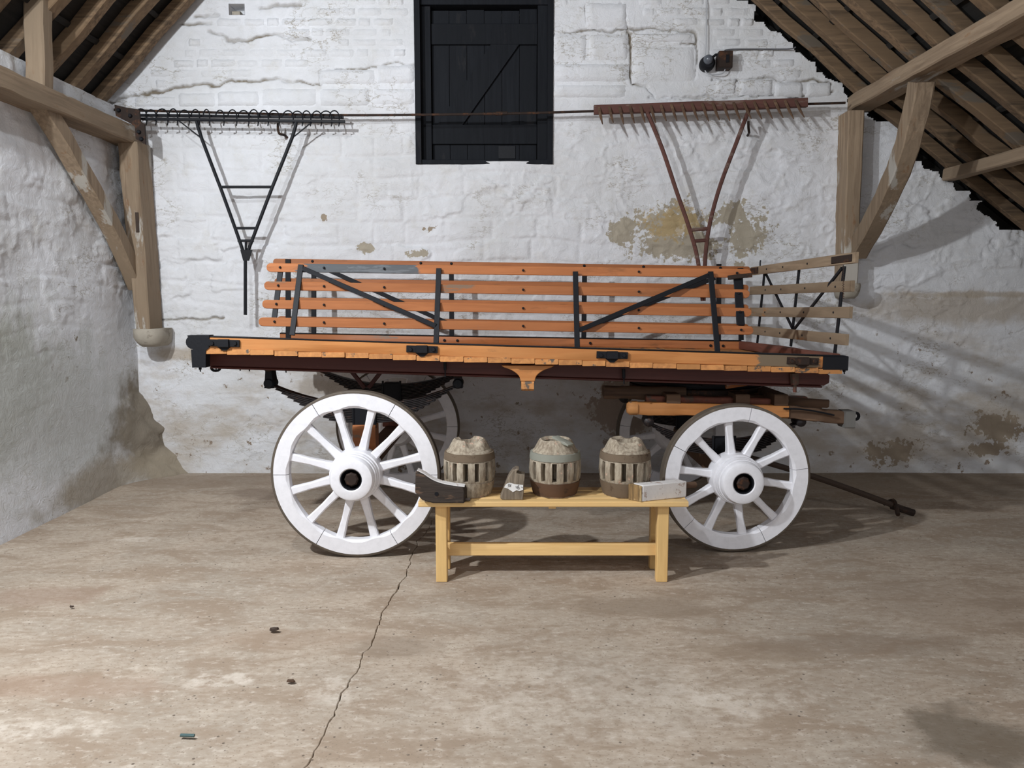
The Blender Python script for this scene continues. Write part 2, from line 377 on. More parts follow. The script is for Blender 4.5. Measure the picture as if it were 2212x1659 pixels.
# ---- floor: two concrete slabs meeting at a rough joint
crack = [onz(2212 - 0, 0 + 3000)] and [onz(*p) for p in ((905, 1165), (875, 1243), (832, 1310), (805, 1372), (775, 1440), (742, 1500), (700, 1580), (655, 1659))]
cys = np.array([p.y for p in crack])[::-1]; cxs = np.array([p.x for p in crack])[::-1]
base = grid_mesh('floor', *np.meshgrid(np.linspace(-3.6, 6.2, 3), np.linspace(-1.5, 7.3, 3)), np.full((3, 3), -.03), CONC); base['kind'] = 'structure'
def slab(side):
    v = np.concatenate([np.linspace(-1.5, 2.2, 60), np.linspace(2.21, 7.3, 420)]); u = np.concatenate([[0, .0004, .0012, .003, .006], np.linspace(.01, 1, 250)])
    if side < 0: u = 1 - u[::-1]
    V, U = np.meshgrid(v, u, indexing='ij')
    cxv = np.interp(V, cys, cxs); cxv = np.where(V > cys[-1], cxs[-1] + (V - cys[-1]) * .12, cxv); cxv = np.where(V < cys[0], cxs[0] + (V - cys[0]) * .1, cxv)
    cxv = cxv + (fbm(V * 9, V * 0, 3, 4) - .5) * .035 + (vn(V * 60, V * 0, 23) - .5) * .006
    gap = .0006 + .002 * np.clip(vn(V * 6, V * 0, 9) - .35, 0, 1) + .008 * np.clip(vn(V * 25, V * 0, 19) - .72, 0, 1)
    X = (-3.6 + U * (cxv - gap + 3.6)) if side < 0 else (cxv + gap + U ** 1.0 * (6.2 - cxv - gap))
    if side < 0: U2 = 1 - U
    Z = (fbm(X * 1.2, V * 1.2, 5, 4) - .5) * .012 - .006
    e = (U if side > 0 else 1 - U)
    Z = np.where(e < .0002, -.02, Z)
    return grid_mesh('concrete_slab', X, V, Z, CONC)
for sd in (-1, 1):
    s_ = slab(sd); s_.parent = base
# ---- gable wall
DX0, DX1 = at(905, 350, WY).x, at(1188, 350, WY).x; DZ0 = at(1050, 350, WY).z; DZ1 = 4.32
HX0, HX1, HZ0, HZ1 = at(495, 20, WY).x, at(529, 20, WY).x, at(512, 33, WY).z, at(512, 9, WY).z
def course_noise(x, z):                             # painted-over rubble and brick relief
    zc = z + (fbm(x * .7, z * .5, 41, 3) - .5) * .22
    ch = .19; row = np.floor(zc / ch); fz = zc / ch - row
    xo = _h(row, row * 0, 77) * 3; bw = .38; xx = (x + xo + (vn(x * 1.3, row, 12) - .5) * .3) / bw; fx = xx - np.floor(xx)
    d = np.minimum(np.minimum(fz, 1 - fz) * ch, np.minimum(fx, 1 - fx) * bw)
    return np.clip(d / .03, 0, 1), _h(row, np.floor(xx), 5)
def wall_relief(x, z):
    calm = np.clip(.45 + .55 * np.clip((z - 1.35 - .3 * fbm(x, z, 55, 2)) / .25, 0, 1), 0, 1)
    j, r = course_noise(x, z); m = np.clip((fbm(x * .8, z * .8, 61, 3) - .36) * 3.2, 0, 1)
    rel = (fbm(x * 1.1, z * 1.1, 1, 3) - .5) * .07 + (fbm(x * 5, z * 6, 21, 4) - .5) * .022
    rel = rel + m * (j * .009 + (r - .5) * .010 * j)
    lump = ridged(x * 5 + 4 * fbm(x * 2, z * 2, 8, 2), z * 9, 31, 3); rel = rel + np.clip(lump - .62, 0, 1) * .040 * (1 - .5 * m)
    step_ = fbm(x * 3.2, z * 5, 91, 4); rel = rel + .010 * np.tanh((step_ - .5) * 60) * np.clip(fbm(x * 1.4, z * 1.4, 95, 2) * 2 - .6, 0, 1)
    return rel * calm
nx, nz = 860, 460
XX, ZZ = np.meshgrid(np.linspace(-3.75, 5.9, nx), np.linspace(-.04, 4.45, nz))
up = np.clip((ZZ - 3.05) / .2, 0, 1)               # upper gable is flatter brickwork
REL = wall_relief(XX, ZZ); REL = REL * (1 - .90 * up)
ed = np.clip(np.minimum.reduce([np.abs(XX - DX0) + 10 * (ZZ < DZ0 - .1), np.abs(XX - DX1) + 10 * (ZZ < DZ0 - .1)]) / .08, 0, 1)
low = np.clip((.9 - ZZ) / .9, 0, 1)
YY = WY - REL * ed + .0 - low * .02
xc, zc = (XX[:-1, :-1] + XX[1:, 1:]) / 2, (ZZ[:-1, :-1] + ZZ[1:, 1:]) / 2
crs = np.floor(zc / .085); stepz = (crs + 1) * .085
top = np.where(xc < -.6, 3.328 + 1.033 * (xc + 3.461), np.where(xc < KX, KZ - .83 * (xc - KX), KZ - .748 * (xc - KX)))
jag = (_h(crs, crs * 0, 4) - .4) * .12 + (fbm(xc * 5, zc * 5, 14, 4) - .5) * .30
right_gap = np.where(xc > 0, -.04, .2)
keep = (np.where(xc > 0, .6 * stepz + .4 * zc - .03, zc) < top + jag + right_gap)
keep &= ~((xc > DX0) & (xc < DX1) & (zc > DZ0)) & ~((xc > HX0) & (xc < HX1) & (zc > HZ0) & (zc < HZ1))
CRACKS = [[(235, 222), (262, 212), (300, 205), (345, 198), (375, 187), (420, 186), (470, 183), (500, 174), (540, 178), (600, 169), (640, 178), (690, 184)],
          [(690, 184), (692, 152), (740, 150), (810, 147), (845, 134), (897, 141)], [(1192, 78), (1230, 74), (1268, 66), (1300, 68), (1358, 64)],
          [(1338, 6), (1348, 28), (1356, 60), (1360, 90), (1363, 130), (1362, 165), (1370, 184), (1400, 186), (1414, 210)], [(1362, 78), (1370, 86), (1400, 85), (1430, 88)], [(1362, 64), (1420, 62), (1500, 70), (1504, 92)],
          [(1470, 95), (1503, 95), (1506, 128), (1500, 170)], [(1540, 172), (1600, 176), (1625, 168), (1660, 164), (1700, 174), (1760, 172), (1795, 182)], [(1400, 212), (1460, 214), (1510, 208), (1570, 212), (1640, 204), (1740, 206), (1800, 200)],
          [(450, 70), (485, 76), (492, 88), (530, 90), (550, 80), (600, 74), (630, 88), (672, 84)], [(560, 18), (600, 14), (650, 10)], [(420, 34), (470, 32)], [(395, 52), (455, 50)], [(1265, 10), (1268, 50)], [(280, 700), (330, 688), (420, 690), (480, 684)], [(1650, 940), (1600, 690)][:0]]
CRACKW = []
for pl_ in CRACKS:
    if pl_: CRACKW.append(np.array([[at(px, py, WY).x, at(px, py, WY).z] for px, py in pl_]))
def crack_dist(x, z):
    d = np.full(np.shape(x), 9.0)
    wx = x + (fbm(x * 14, z * 14, 71, 3) - .5) * .05; wz = z + (fbm(x * 14, z * 14, 73, 3) - .5) * .05
    for P in CRACKW:
        for (a, b) in zip(P[:-1], P[1:]):
            e = b - a; t = np.clip(((wx - a[0]) * e[0] + (wz - a[1]) * e[1]) / (e @ e), 0, 1)
            d = np.minimum(d, np.hypot(wx - a[0] - t * e[0], wz - a[1] - t * e[1]))
    return d
CD = crack_dist(XX, ZZ); wid = .0045 + .008 * vn(XX * 3, ZZ * 3, 81)
CM = np.exp(-(CD / wid) ** 2); YY = YY + CM * .030
wall_back = grid_mesh('wall_back', XX, YY, ZZ, WASH_BACK, keep); wall_back['kind'] = 'structure'
at_ = wall_back.data.attributes.new('crack', 'FLOAT', 'POINT'); at_.data.foreach_set('value', np.clip(CM * 1.5 * vn(XX * 5, ZZ * 5, 83), 0, 1).ravel().astype(np.float32))
m = MB(); cbox(m, -4.2, 6.0, WY + .30, WY + .5, -.04, 6.6, .01); mk('gable_backing', m, BACKING_DK, wall_back, smooth=0)  # dark slab added behind the gable to block sky in the roof gaps
# niche behind the small putlog hole
m = MB(); y1 = WY + .16
for q in ([(HX0, WY - .01, HZ0), (HX1, WY - .01, HZ0), (HX1, y1, HZ0), (HX0, y1, HZ0)], [(HX0, WY - .01, HZ1), (HX1, WY - .01, HZ1), (HX1, y1, HZ1), (HX0, y1, HZ1)],
          [(HX0, WY - .01, HZ0), (HX0, WY - .01, HZ1), (HX0, y1, HZ1), (HX0, y1, HZ0)], [(HX1, WY - .01, HZ0), (HX1, WY - .01, HZ1), (HX1, y1, HZ1), (HX1, y1, HZ0)], [(HX0, y1, HZ0), (HX1, y1, HZ0), (HX1, y1, HZ1), (HX0, y1, HZ1)]):
    m.add(q, [(0, 1, 2, 3)])
mk('putlog_niche', m, WASH_BACK, wall_back)
m = MB(); cbox(m, HX0 + .005, HX0 + .075, WY + .05, WY + .13, HZ0, HZ0 + .055, .01); mk('loose_stone', m, STONE, wall_back)
# individual painted bricks and big stones of the upper gable
def brick_mesh(i, w, h, t, nx=7, nz=4):
    vs = []; fs = []
    for a in range(nz + 1):
        for c in range(nx + 1):
            u, v = c / nx, a / nz
            e = min(u, 1 - u) * w; f = min(v, 1 - v) * h; d = min(e, f)
            k = 1 - math.exp(-d / .009)
            y = -t * k - (random.uniform(0, .0035) if 0 < c < nx and 0 < a < nz else 0) + (.012 if d < 1e-6 else 0)
            jx = random.uniform(-.007, .007) if d > 1e-6 else random.uniform(-.004, .004)
            vs.append(((u - .5) * w + jx, y, (v - .5) * h + random.uniform(-.004, .004)))
    for a in range(nz):
        for c in range(nx):
            p = a * (nx + 1) + c; fs.append((p, p + 1, p + nx + 2, p + nx + 1))
    me = bpy.data.meshes.new('brick'); me.from_pydata(vs, [], fs); me.materials.append(WASH_BACK)
    me.polygons.foreach_set('use_smooth', [True] * len(fs)); return me
bricks = [brick_mesh(i, .232, .080, .004 + .003 * (i % 3)) for i in range(10)]
stones_px = [(1264, 5, 1355, 62), (1192, 72, 1268, 135), (1270, 72, 1358, 133), (1192, 137, 1360, 178), (1364, 97, 1504, 180), (1364, 72, 1500, 92), (1190, 182, 1355, 212), (1545, 170, 1590, 205), (1595, 170, 1670, 206), (1672, 178, 1735, 210), (1740, 178, 1795, 210), (690, 150, 812, 184), (815, 140, 896, 182), (470, 196, 560, 230), (565, 190, 685, 230), (690, 190, 800, 230), (805, 190, 897, 228), (290, 208, 380, 232), (385, 200, 465, 232)]
rects = []
for k, (a, b_, c, d) in enumerate(stones_px):
    p, q = at(a, d, WY), at(c, b_, WY); rects.append((p.x - .02, q.x + .02, p.z - .02, q.z + .02))
    me = brick_mesh(0, q.x - p.x, q.z - p.z, .012 + .010 * random.random(), 12, 6); o = bpy.data.objects.new('wall_stone', me); col.objects.link(o)
    o.parent = wall_back; o.location = ((p.x + q.x) / 2, WY - .004, (p.z + q.z) / 2)
bz = 3.30; row = 0; nb_ = 0
while bz < 4.24:
    x = -3.5 + random.uniform(0, .2)
    while x < 2.6:
        w_ = random.choice((.232, .232, .232, .115, .2)); xm = x + w_ / 2; x += w_ + .004
        if bz + .06 > (roof_l(xm - .1) + .01 if xm < -.6 else roof_r(xm + .1) - .0): continue
        if DX0 - w_ / 2 - .005 < xm < DX1 + w_ / 2 + .005 or (HX0 - w_ / 2 < xm < HX1 + w_ / 2 and HZ0 - .04 < bz < HZ1 + .04): continue
        if any(a - w_ / 2 < xm < b_ + w_ / 2 and c - .04 < bz < d + .04 for a, b_, c, d in rects): continue
        if crack_dist(np.array([xm - w_ * .4, xm, xm + w_ * .4]), np.array([bz] * 3)).min() < .045: continue
        o = bpy.data.objects.new('brick', random.choice(bricks)); col.objects.link(o); o.parent = wall_back
        o.scale = (w_ / .232, random.uniform(.7, 1.25), random.uniform(.95, 1.05)); o.rotation_euler = (random.uniform(-.02, .02), random.uniform(-.012, .012), random.uniform(-.02, .02))
        o.location = (xm, WY - .004 - float(0), bz + random.uniform(-.003, .003)); nb_ += 1
    bz += .086; row += 1
# ---- left wall
yy, zz = np.meshgrid(np.linspace(-1.5, 7.25, 420), np.linspace(-.04, 3.25, 240))
rl = wall_relief(yy + 20, zz) * np.clip(.35 + .9 * np.clip((zz - 1.0) / .6, 0, 1), 0, 1)
bul = np.clip((yy - 6.45) / .6, 0, 1) ** 1.5 * np.clip((.75 - zz + (fbm(yy * 6, zz * 6, 44, 3) - .5) * .25) / .75, 0, 1) * (.8 + .5 * fbm(yy * 7, zz * 7, 45, 4))
wl = grid_mesh('wall_left', -3.42 + rl + .42 * bul + .05 * np.clip((.5 - zz) / .5, 0, 1), yy, zz, WASH_LEFT); wl['kind'] = 'structure'
# ---- right aisle wall (just outside the frame)
yy, zz = np.meshgrid(np.linspace(-1.5, 7.25, 80), np.linspace(-.04, 1.45, 30))
wr = grid_mesh('wall_right', 5.75 - wall_relief(yy + 40, zz) * .8, yy, zz, WASH_LEFT); wr['kind'] = 'structure'

# ---- roof: dark boarding, battens, rafters
roof = thing('ceiling', (0, 3, 3.3)); roof['kind'] = 'structure'
RX, RZ = -.6, roof_l(-.6)
def rafter(y, side):
    m = MB(); wv = random.uniform(.10, .125) if side < 0 else random.uniform(.055, .11); hv = random.uniform(.085, .11)
    if side < 0: a, b = Vector((-3.95, y, roof_l(-3.95))), Vector((RX, y, roof_l(RX))); segs = [(a, b)]
    else:
        k = Vector((KX, y, roof_r(KX))); segs = [(Vector((RX, y, roof_r(RX))), k), (k, Vector((5.9, y, roof_r(5.9))))]
    for n_, (a, b) in enumerate(segs):
        d = (b - a).normalized(); nrm = Vector((-d.z, 0, d.x)); nrm = nrm if nrm.z > 0 else -nrm
        a2, b2 = a + nrm * hv / 2, b + nrm * hv / 2; N = 14
        pts = [a2.lerp(b2, i / N) + Vector((0, random.uniform(-.012, .012), 0)) + nrm * random.uniform(-.004, .008) for i in range(N + 1)]
        mm = MB(); path(mm, pts, wv, hv, .007, up=nrm, jit=.003)
        mk('rafter', mm, RAFTER, roof, smooth=28)
y = 6.82
while y > -1.2: rafter(y + random.uniform(-.02, .02), -1); y -= .40
y = 6.90
while y > -1.2: rafter(y + random.uniform(-.02, .02), 1); y -= .31
def plane_pts(side):
    out = []
    for x in ([-4.1, RX] if side < 0 else [RX, KX, 6.0]): out.append((x, (roof_l(x) if side < 0 else roof_r(x)) + .165))
    return out
for side in (-1, 1):
    pp = plane_pts(side)
    for (a, b) in zip(pp, pp[1:]):
        m = MB(); prism(m, [(a[0], -1.5, a[1]), (b[0], -1.5, b[1]), (b[0], -1.5, b[1] + .04), (a[0], -1.5, a[1] + .04)], (0, 8.8, 0)); mk('roof_boarding', m, DECK, roof, smooth=0)
        L = math.hypot(b[0] - a[0], b[1] - a[1]); n = int(L / .42)
        for i in range(n):
            t = (i + .5) / n; x, z = a[0] + (b[0] - a[0]) * t, a[1] + (b[1] - a[1]) * t
            m = MB(); bar(m, (x, -1.4, z - .022), (x, 7.0, z - .022), .045, .028, .004, up=(-(b[1] - a[1]), 0, b[0] - a[0]), seg=8, jit=.003); mk('batten', m, DECK, roof, smooth=0)

# ---- boarded hatch in the gable
door = thing('door_1', ((DX0 + DX1) / 2, WY, DZ0)); door['kind'] = 'structure'
def D(px, py, Y=WY + .10): return at(px, py, Y)
yb = WY + .115
def dbox(name, x0, x1, z0, z1, y0, y1, mat=DARKDOOR):
    m = MB(); cbox(m, x0, x1, y0, y1, z0, z1, .004); return mk(name, m, mat, door)
XL, XR = DX0 - .005, DX1 + .005
dbox('jamb', XL - .02, XL + .03, DZ0 - .02, DZ1, WY - .025, WY + .16); dbox('jamb', XR - .03, XR + .02, DZ0 - .02, DZ1, WY - .015, WY + .16)
dbox('sill', XL - .02, XR + .02, DZ0 - .02, DZ0 + .02, WY - .01, WY + .16)
dbox('frame_head', XL, XR, at(0, 8, WY).z, DZ1 + .05, WY + .02, WY + .16)
dbox('frame_stile', XL + .03, D(931, 100).x, DZ0 + .02, DZ1, WY + .06, WY + .16); dbox('frame_stile', D(1161, 100).x, XR - .03, DZ0 + .02, DZ1, WY + .04, WY + .16)
xs_ = np.linspace(D(932, 100).x, D(1160, 100).x, 7)
for i in range(6):
    m = MB(); cbox(m, xs_[i] + .002, xs_[i + 1] - .002, yb, yb + .03, DZ0 + .025, D(1000, 20).z + random.uniform(-.01, .01), .004); mk('board', m, DARKDOOR, door)
zl = [D(1000, 97).z, D(1000, 52).z, D(1000, 312).z, D(1000, 270).z]
dbox('ledge', xs_[0], xs_[-1], zl[0], zl[1], yb - .028, yb); dbox('ledge', xs_[0], xs_[-1], zl[2], zl[3], yb - .028, yb)
m = MB(); prism(m, [(D(1060, 97).x, yb - .025, zl[0]), (D(1121, 97).x, yb - .025, zl[0]), (D(999, 268).x, yb - .025, zl[3]), (D(945, 268).x, yb - .025, zl[3])], (0, .025, 0)); mk('brace', m, DARKDOOR, door, smooth=0)
dbox('patch', D(1077, 330).x, D(1113, 330).x, D(1077, 343).z, D(1077, 314).z, yb - .01, yb, IRON)

# ================================================================== TIMBER FRAME
def timber(name, pts, w_, h_, mat, label, cat, up=(0, 1, 0), ws=None, hs=None, ch=.010, jit=.004, sub=6):
    P = []
    pts = [Vector(p) for p in pts]; W = []; HH = []
    for i in range(len(pts) - 1):
        for k in range(sub):
            t = k / sub; P.append(pts[i].lerp(pts[i + 1], t))
            if ws: W.append(ws[i] * (1 - t) + ws[i + 1] * t)
    P.append(pts[-1]); W.append(ws[-1] if ws else 0)
    P = [p + Vector([random.uniform(-jit, jit) for _ in range(3)]) for p in P]
    m = MB(); path(m, P, w_, h_, ch, up, jit * .6, ws=W if ws else None)
    o = mk(name, m, mat, smooth=28); return tag(o, label, cat)
def smooth_pts(pts, n=4):
    pts = [Vector(p) for p in pts]; out = []
    for i in range(len(pts) - 1):
        p0 = pts[max(i - 1, 0)]; p1 = pts[i]; p2 = pts[i + 1]; p3 = pts[min(i + 2, len(pts) - 1)]
        for k in range(n):
            t = k / n; out.append(.5 * ((2 * p1) + (p2 - p0) * t + (2 * p0 - 5 * p1 + 4 * p2 - p3) * t * t + (3 * p1 - p0 - 3 * p2 + p3) * t ** 3))
    out.append(pts[-1]); return out
# left post (front face at 6.70)
YP = 6.70
a, b = at(273, 305, YP), at(309, 714, YP); dep = .26
lp = timber('timber_post', [a + Vector((0, dep / 2, 0)), b + Vector((0, dep / 2, 0))], .165, dep, OAKZ, 'pale timber post against the gable wall left of the black rake', 'post', up=(0, 1, 0), ws=[.165, .125], sub=12)
m = MB(); p = at(297, 480, YP - .004); cbox(m, p.x - .013, p.x + .013, YP - .012, YP + .02, at(0, 502, YP).z, at(0, 459, YP).z, .002); mk('mortise_slot', m, BROWNPOLE, lp)
a, b = at(1850, 238, 6.80), at(1838, 618, 6.80)
rp = timber('timber_post', [a + Vector((0, .11, 0)), b + Vector((0, .11, 0))], .14, .22, OAKZ, 'grey timber post on the gable wall behind the slatted headboard', 'post', ws=[.14, .125], sub=12)
def corbel(cx, y0, z0, w_, h_, d_):
    m = MB(); N = 8; prof = [(1.0, 1.0), (1.02, .8), (.98, .5), (.85, .2), (.6, 0)]
    rings = []
    for (s, t) in prof:
        ring = []
        for k in range(16):
            a = 2 * math.pi * k / 16; c_, s_ = math.cos(a), math.sin(a)
            r = (abs(c_) ** 5 + abs(s_) ** 5) ** (-.2)
            ring.append(Vector((cx + c_ * r * w_ / 2 * s * random.uniform(.95, 1.05), y0 + d_ / 2 + s_ * r * d_ / 2 * (s if s_ < 0 else 1) * random.uniform(.96, 1.03), z0 + t * h_)))
        rings.append(ring)
    vs = [p for r in rings for p in r]; fs = []
    for i in range(len(prof) - 1):
        for k in range(16): fs.append((i * 16 + k, i * 16 + (k + 1) % 16, (i + 1) * 16 + (k + 1) % 16, (i + 1) * 16 + k))
    fs.append(tuple(range(16))); fs.append(tuple((len(prof) - 1) * 16 + k for k in range(16)))
    m.add(vs, fs); return mk('corbel_stone', m, STONE, wall_back, smooth=60)
p = at(313, 750, 6.66); q = at(313, 711, 6.66); corbel(at(313, 730, 6.66).x, 6.64, p.z, .235, q.z - p.z, .36)
p = at(1840, 645, 6.78); q = at(1840, 612, 6.78); corbel(at(1838, 630, 6.78).x, 6.74, p.z, .165, q.z - p.z, .26)
# plates
timber('wall_plate', [(-3.31, 6.86, 2.983), (-3.31, 4.5, 2.985), (-3.31, -1.3, 2.98)], .22, .145, OAKY, 'heavy oak beam running forward over the left whitewashed wall', 'beam', up=(0, 0, 1), sub=16)
timber('wall_plate', [(3.055, 7.0, 3.30), (3.055, 4.8, 3.297), (3.055, -1.3, 3.29)], .21, .125, OAKY, 'heavy oak beam running forward under the right roof slope', 'beam', up=(0, 0, 1), sub=16)
p0 = atx(2050, 378, 3.86); timber('aisle_purlin', [(3.86, 6.95, p0.z + .0), (3.86, 5.0, p0.z - .01), (3.86, -1.2, p0.z)], .12, .10, OAKY, 'thin lower beam under the right rafters near the eaves', 'beam', up=(0, 0, 1), sub=10)
# struts and braces
p = atx(85, 185, -3.29); timber('roof_strut', [(-3.29, p.y, 3.06), (-3.27, p.y + .02, 3.75)], .135, .12, OAKZ, 'short upright strut between the left beam and the roof', 'strut', sub=5)
lb = [atx(*q, -3.30) for q in ((75, 195), (92, 232), (140, 312), (196, 410), (250, 510), (297, 618))]
timber('knee_brace', smooth_pts(lb, 3), .13, .12, OAKZ, 'long slanting brace from the left post up to its beam', 'brace', up=(1, 0, 0), sub=1)
rb = [atx(*q, 3.03) for q in ((1992, 178), (1968, 280), (1940, 370), (1898, 460), (1850, 545))]
timber('knee_brace', smooth_pts(rb, 3), .15, .14, OAKZ, 'curved brace from the right post up to its beam', 'brace', up=(1, 0, 0), sub=1, ws=None)
# iron strap at the head of the left post
st = thing('iron_strap', at(290, 280, 6.72), 'dark bolted iron strap at the head of the left post', 'strap')
m = MB(); a, b = at(262, 232, 6.66), at(296, 268, 6.66); prism(m, [at(247, 226, 6.62), at(272, 232, 6.62), at(300, 236, 6.62), at(303, 262, 6.62), at(312, 268, 6.62), at(314, 312, 6.62), at(293, 300, 6.62), at(291, 272, 6.62), at(250, 250, 6.62)], (0, .02, 0)); mk('plate', m, IRONB, st, smooth=0)
for (px, py) in ((281, 250), (256, 238), (300, 285), (305, 300)):
    m = MB(); p = at(px, py, 6.61); lathe(m, [(.012, -.012), (.016, -.006), (.016, .012)], p, 'y', 10); mk('bolt', m, IRON, st)

# ================================================================== THINGS ON THE WALL
m = MB(); tube(m, smooth_pts([at(205, 236, 6.86), at(500, 244, 6.86), at(745, 249, 6.86), at(1050, 246, 6.86), at(1190, 243, 6.86), at(1500, 233, 6.86), at(1826, 222, 6.86)], 6), .0105, 8)
rod = tag(mk('tie_rod', m, IRONB), 'thin iron rod stretched across the gable wall past the black hatch', 'rod')
m = MB(); tube(m, [at(1070, 245.5, 6.86), at(1096, 244.5, 6.86)], .016, 8); mk('coupling', m, IRONB, rod)
# black drag rake
YR = 6.76
rk = thing('drag_rake', at(530, 680, YR), 'black iron drag rake with looped tines hanging on the left', 'rake')
m = MB(); bar(m, at(306, 257, YR), at(745, 263, YR), .03, .022, .003, seg=10, jit=.001); mk('head_bar', m, IRON, rk)
m = MB(); bar(m, at(300, 249, YR + .07), at(742, 254, YR + .07), .03, .02, .003, seg=10, jit=.001); mk('head_bar', m, IRON, rk)
tx = [304, 326, 350, 374, 398, 422, 446, 475, 502, 526, 548, 570, 592, 622, 642, 662, 684, 704, 722]
for i, px in enumerate(tx):
    wpx = random.uniform(9, 13) if px != 446 else 7; hpx = random.uniform(13, 16); pts = []
    for k in range(9):
        a = math.pi * k / 8; pts.append(at(px - wpx * math.cos(a), 248 + px * .008 - hpx * math.sin(a), YR + .06 - .05 * k / 8))
    pts += [at(px + wpx * 1.0, 262 + px * .008, YR - .02), at(px + wpx * .9, 268 + px * .006, YR + .02)]
    m = MB(); tube(m, pts, .0055, 6); mk('tine', m, IRON, rk)
def rod_part(name, pts, w_, par, mat=IRON, h=None, sm=2):
    m = MB(); path(m, smooth_pts(pts, sm), w_, h or w_, w_ * .25, up=(0, 1, 0)); return mk(name, m, mat, par)
rod_part('side_bar', [at(425, 262, YR), at(436, 300, YR), at(478, 410, YR), at(514, 510, YR), at(528, 552, YR)], .026, rk)
rod_part('side_bar', [at(640, 262, YR), at(632, 295, YR), at(588, 405, YR), at(548, 510, YR), at(532, 552, YR)], .026, rk)
rod_part('cross_bar', [at(476, 404, YR), at(586, 404, YR)], .022, rk, sm=1); rod_part('cross_bar', [at(508, 493, YR), at(555, 493, YR)], .022, rk, sm=1); rod_part('cross_bar', [at(514, 520, YR), at(548, 520, YR)], .022, rk, sm=1)
rod_part('strap', [at(531, 520, YR), at(531, 556, YR)], .018, rk, sm=1)
rod_part('handle', [at(530, 545, YR), at(530, 600, YR), at(530, 680, YR)], .026, rk, sm=1)
m = MB(); prism(m, [at(519, 540, YR - .015), at(543, 540, YR - .015), at(536, 563, YR - .015), at(525, 563, YR - .015)], (0, .03, 0)); mk('socket', m, IRON, rk)
rod_part('stay', [at(384, 259, YR), at(432, 296, YR)], .010, rk, sm=1); rod_part('stay', [at(676, 262, YR), at(634, 296, YR)], .010, rk, sm=1)
# red wooden rake
YR2 = 6.77
rk = thing('drag_rake', at(1515, 640, YR2), 'red wooden drag rake with pointed teeth hanging on the right', 'rake')
m = MB(); bar(m, at(1283, 238, YR2), at(1743, 222, YR2), .055, .075, .006, seg=12, jit=.002); mk('head_beam', m, REDRAKE, rk)
for i in range(20):
    t = i / 19; px = 1294 + t * 424; p = at(px, 236 - t * 16, YR2 - .035); L = random.uniform(.125, .15)
    q = p + Vector((.025 + .035 * t, -.06, -L)); m = MB()
    path(m, [p + Vector((0, .02, .03)), p.lerp(q, .55), q], .022, .016, .004, up=(0, 1, 0), ws=[.026, .022, .008], hs=[.016, .014, .006]); mk('tooth', m, OLDWOOD, rk)
sh = [[(1397, 240), (1430, 320), (1462, 415), (1488, 490), (1507, 560), (1518, 650)], [(1618, 236), (1590, 310), (1556, 400), (1534, 480), (1524, 550), (1520, 650)]]
for s_ in sh: rod_part('shaft', [at(*q, YR2 - .01) for q in s_], .032, rk, REDRAKE, sm=4)
rod_part('rung', [at(1490, 497, YR2 - .01), at(1530, 494, YR2 - .01)], .03, rk, REDRAKE, sm=1); rod_part('rung', [at(1496, 521, YR2 - .01), at(1526, 519, YR2 - .01)], .03, rk, REDRAKE, sm=1)
# wall hooks
def hook(px, py, lab):
    m = MB(); p = at(px, py, 6.97); tube(m, smooth_pts([p + Vector((.03, .06, -.03)), p + Vector((.02, -.04, -.015)), p + Vector((.0, -.11, -.02)), p + Vector((-.01, -.12, .02)), p + Vector((-.01, -.11, .07))], 3), .011, 6, rs=None)
    return tag(mk('wall_hook', m, IRONB), lab, 'hook')
hook(612, 290, 'small iron hook in the wall beside the black rake'); hook(1610, 286, 'small iron hook in the wall beside the red rake')
# sensor lamp, box and cables
yl = 6.93
jb = thing('junction_box', at(1563, 148, yl), 'square brown box on the gable wall right of the round lamp', 'box')
m = MB(); a, b = at(1550, 149, yl), at(1580, 113, yl); cbox(m, a.x, b.x, yl - .05, yl + .07, a.z, b.z, .006); mk('casing', m, IRONB, jb)
m = MB(); a, b = at(1568, 135, yl - .05), at(1575, 118, yl - .05); cbox(m, a.x, b.x, yl - .056, yl - .045, a.z, b.z, .003); mk('slot', m, IRON, jb)
wlamp = thing('bulkhead_lamp', at(1529, 150, yl), 'round black bulkhead lamp on the gable wall', 'lamp')
c = at(1529, 136, yl); m = MB(); lathe(m, [(.0, -.03), (.045, -.03), (.062, -.01), (.066, .03), (.06, .08)], c, 'y', 24); mk('housing', m, IRON, wlamp)
GL = NB('lamp_glass').out((.10, .11, .13), .12, spec=.6)
m = MB(); lathe(m, [(.0, -.075), (.02, -.072), (.036, -.055), (.042, -.03)], at(1528, 131, yl), 'y', 20); mk('lens', m, GL, wlamp)
m = MB(); bar(m, at(1536, 126, yl), at(1548, 117, yl), .02, .02, .004); mk('bracket', m, IRON, wlamp)
def cable(name, pts, r, lab, mat=None):
    m = MB(); tube(m, pts, r, 6); return tag(mk(name, m, mat or CABLE), lab, 'cable')
CABLE = paint('painted_cable', (.42, .43, .45), (.3, .3, .3), .3, .6); CABLED = paint('dark_cable', (.12, .12, .13), (.2, .2, .2), .3, .6)
cable('cable', [at(1527, -15, 6.975), at(1526, 60, 6.965), at(1524, 124, 6.955)], .0045, 'thin grey cable running up the wall from the round lamp')
cable('cable', smooth_pts([at(1566, 113, 6.955), at(1568, 108, 6.965), at(1600, 106, 6.965), at(1700, 106, 6.965), at(1718, 102, 6.9)], 3), .006, 'grey cable running right from the brown box to the roof', CABLED)
cable('cable', smooth_pts([at(1522, 148, 6.94), at(1527, 158, 6.94), at(1545, 161, 6.94), at(1562, 158, 6.94), at(1567, 147, 6.94)], 3), .0055, 'looped cable hanging between the round lamp and the brown box')

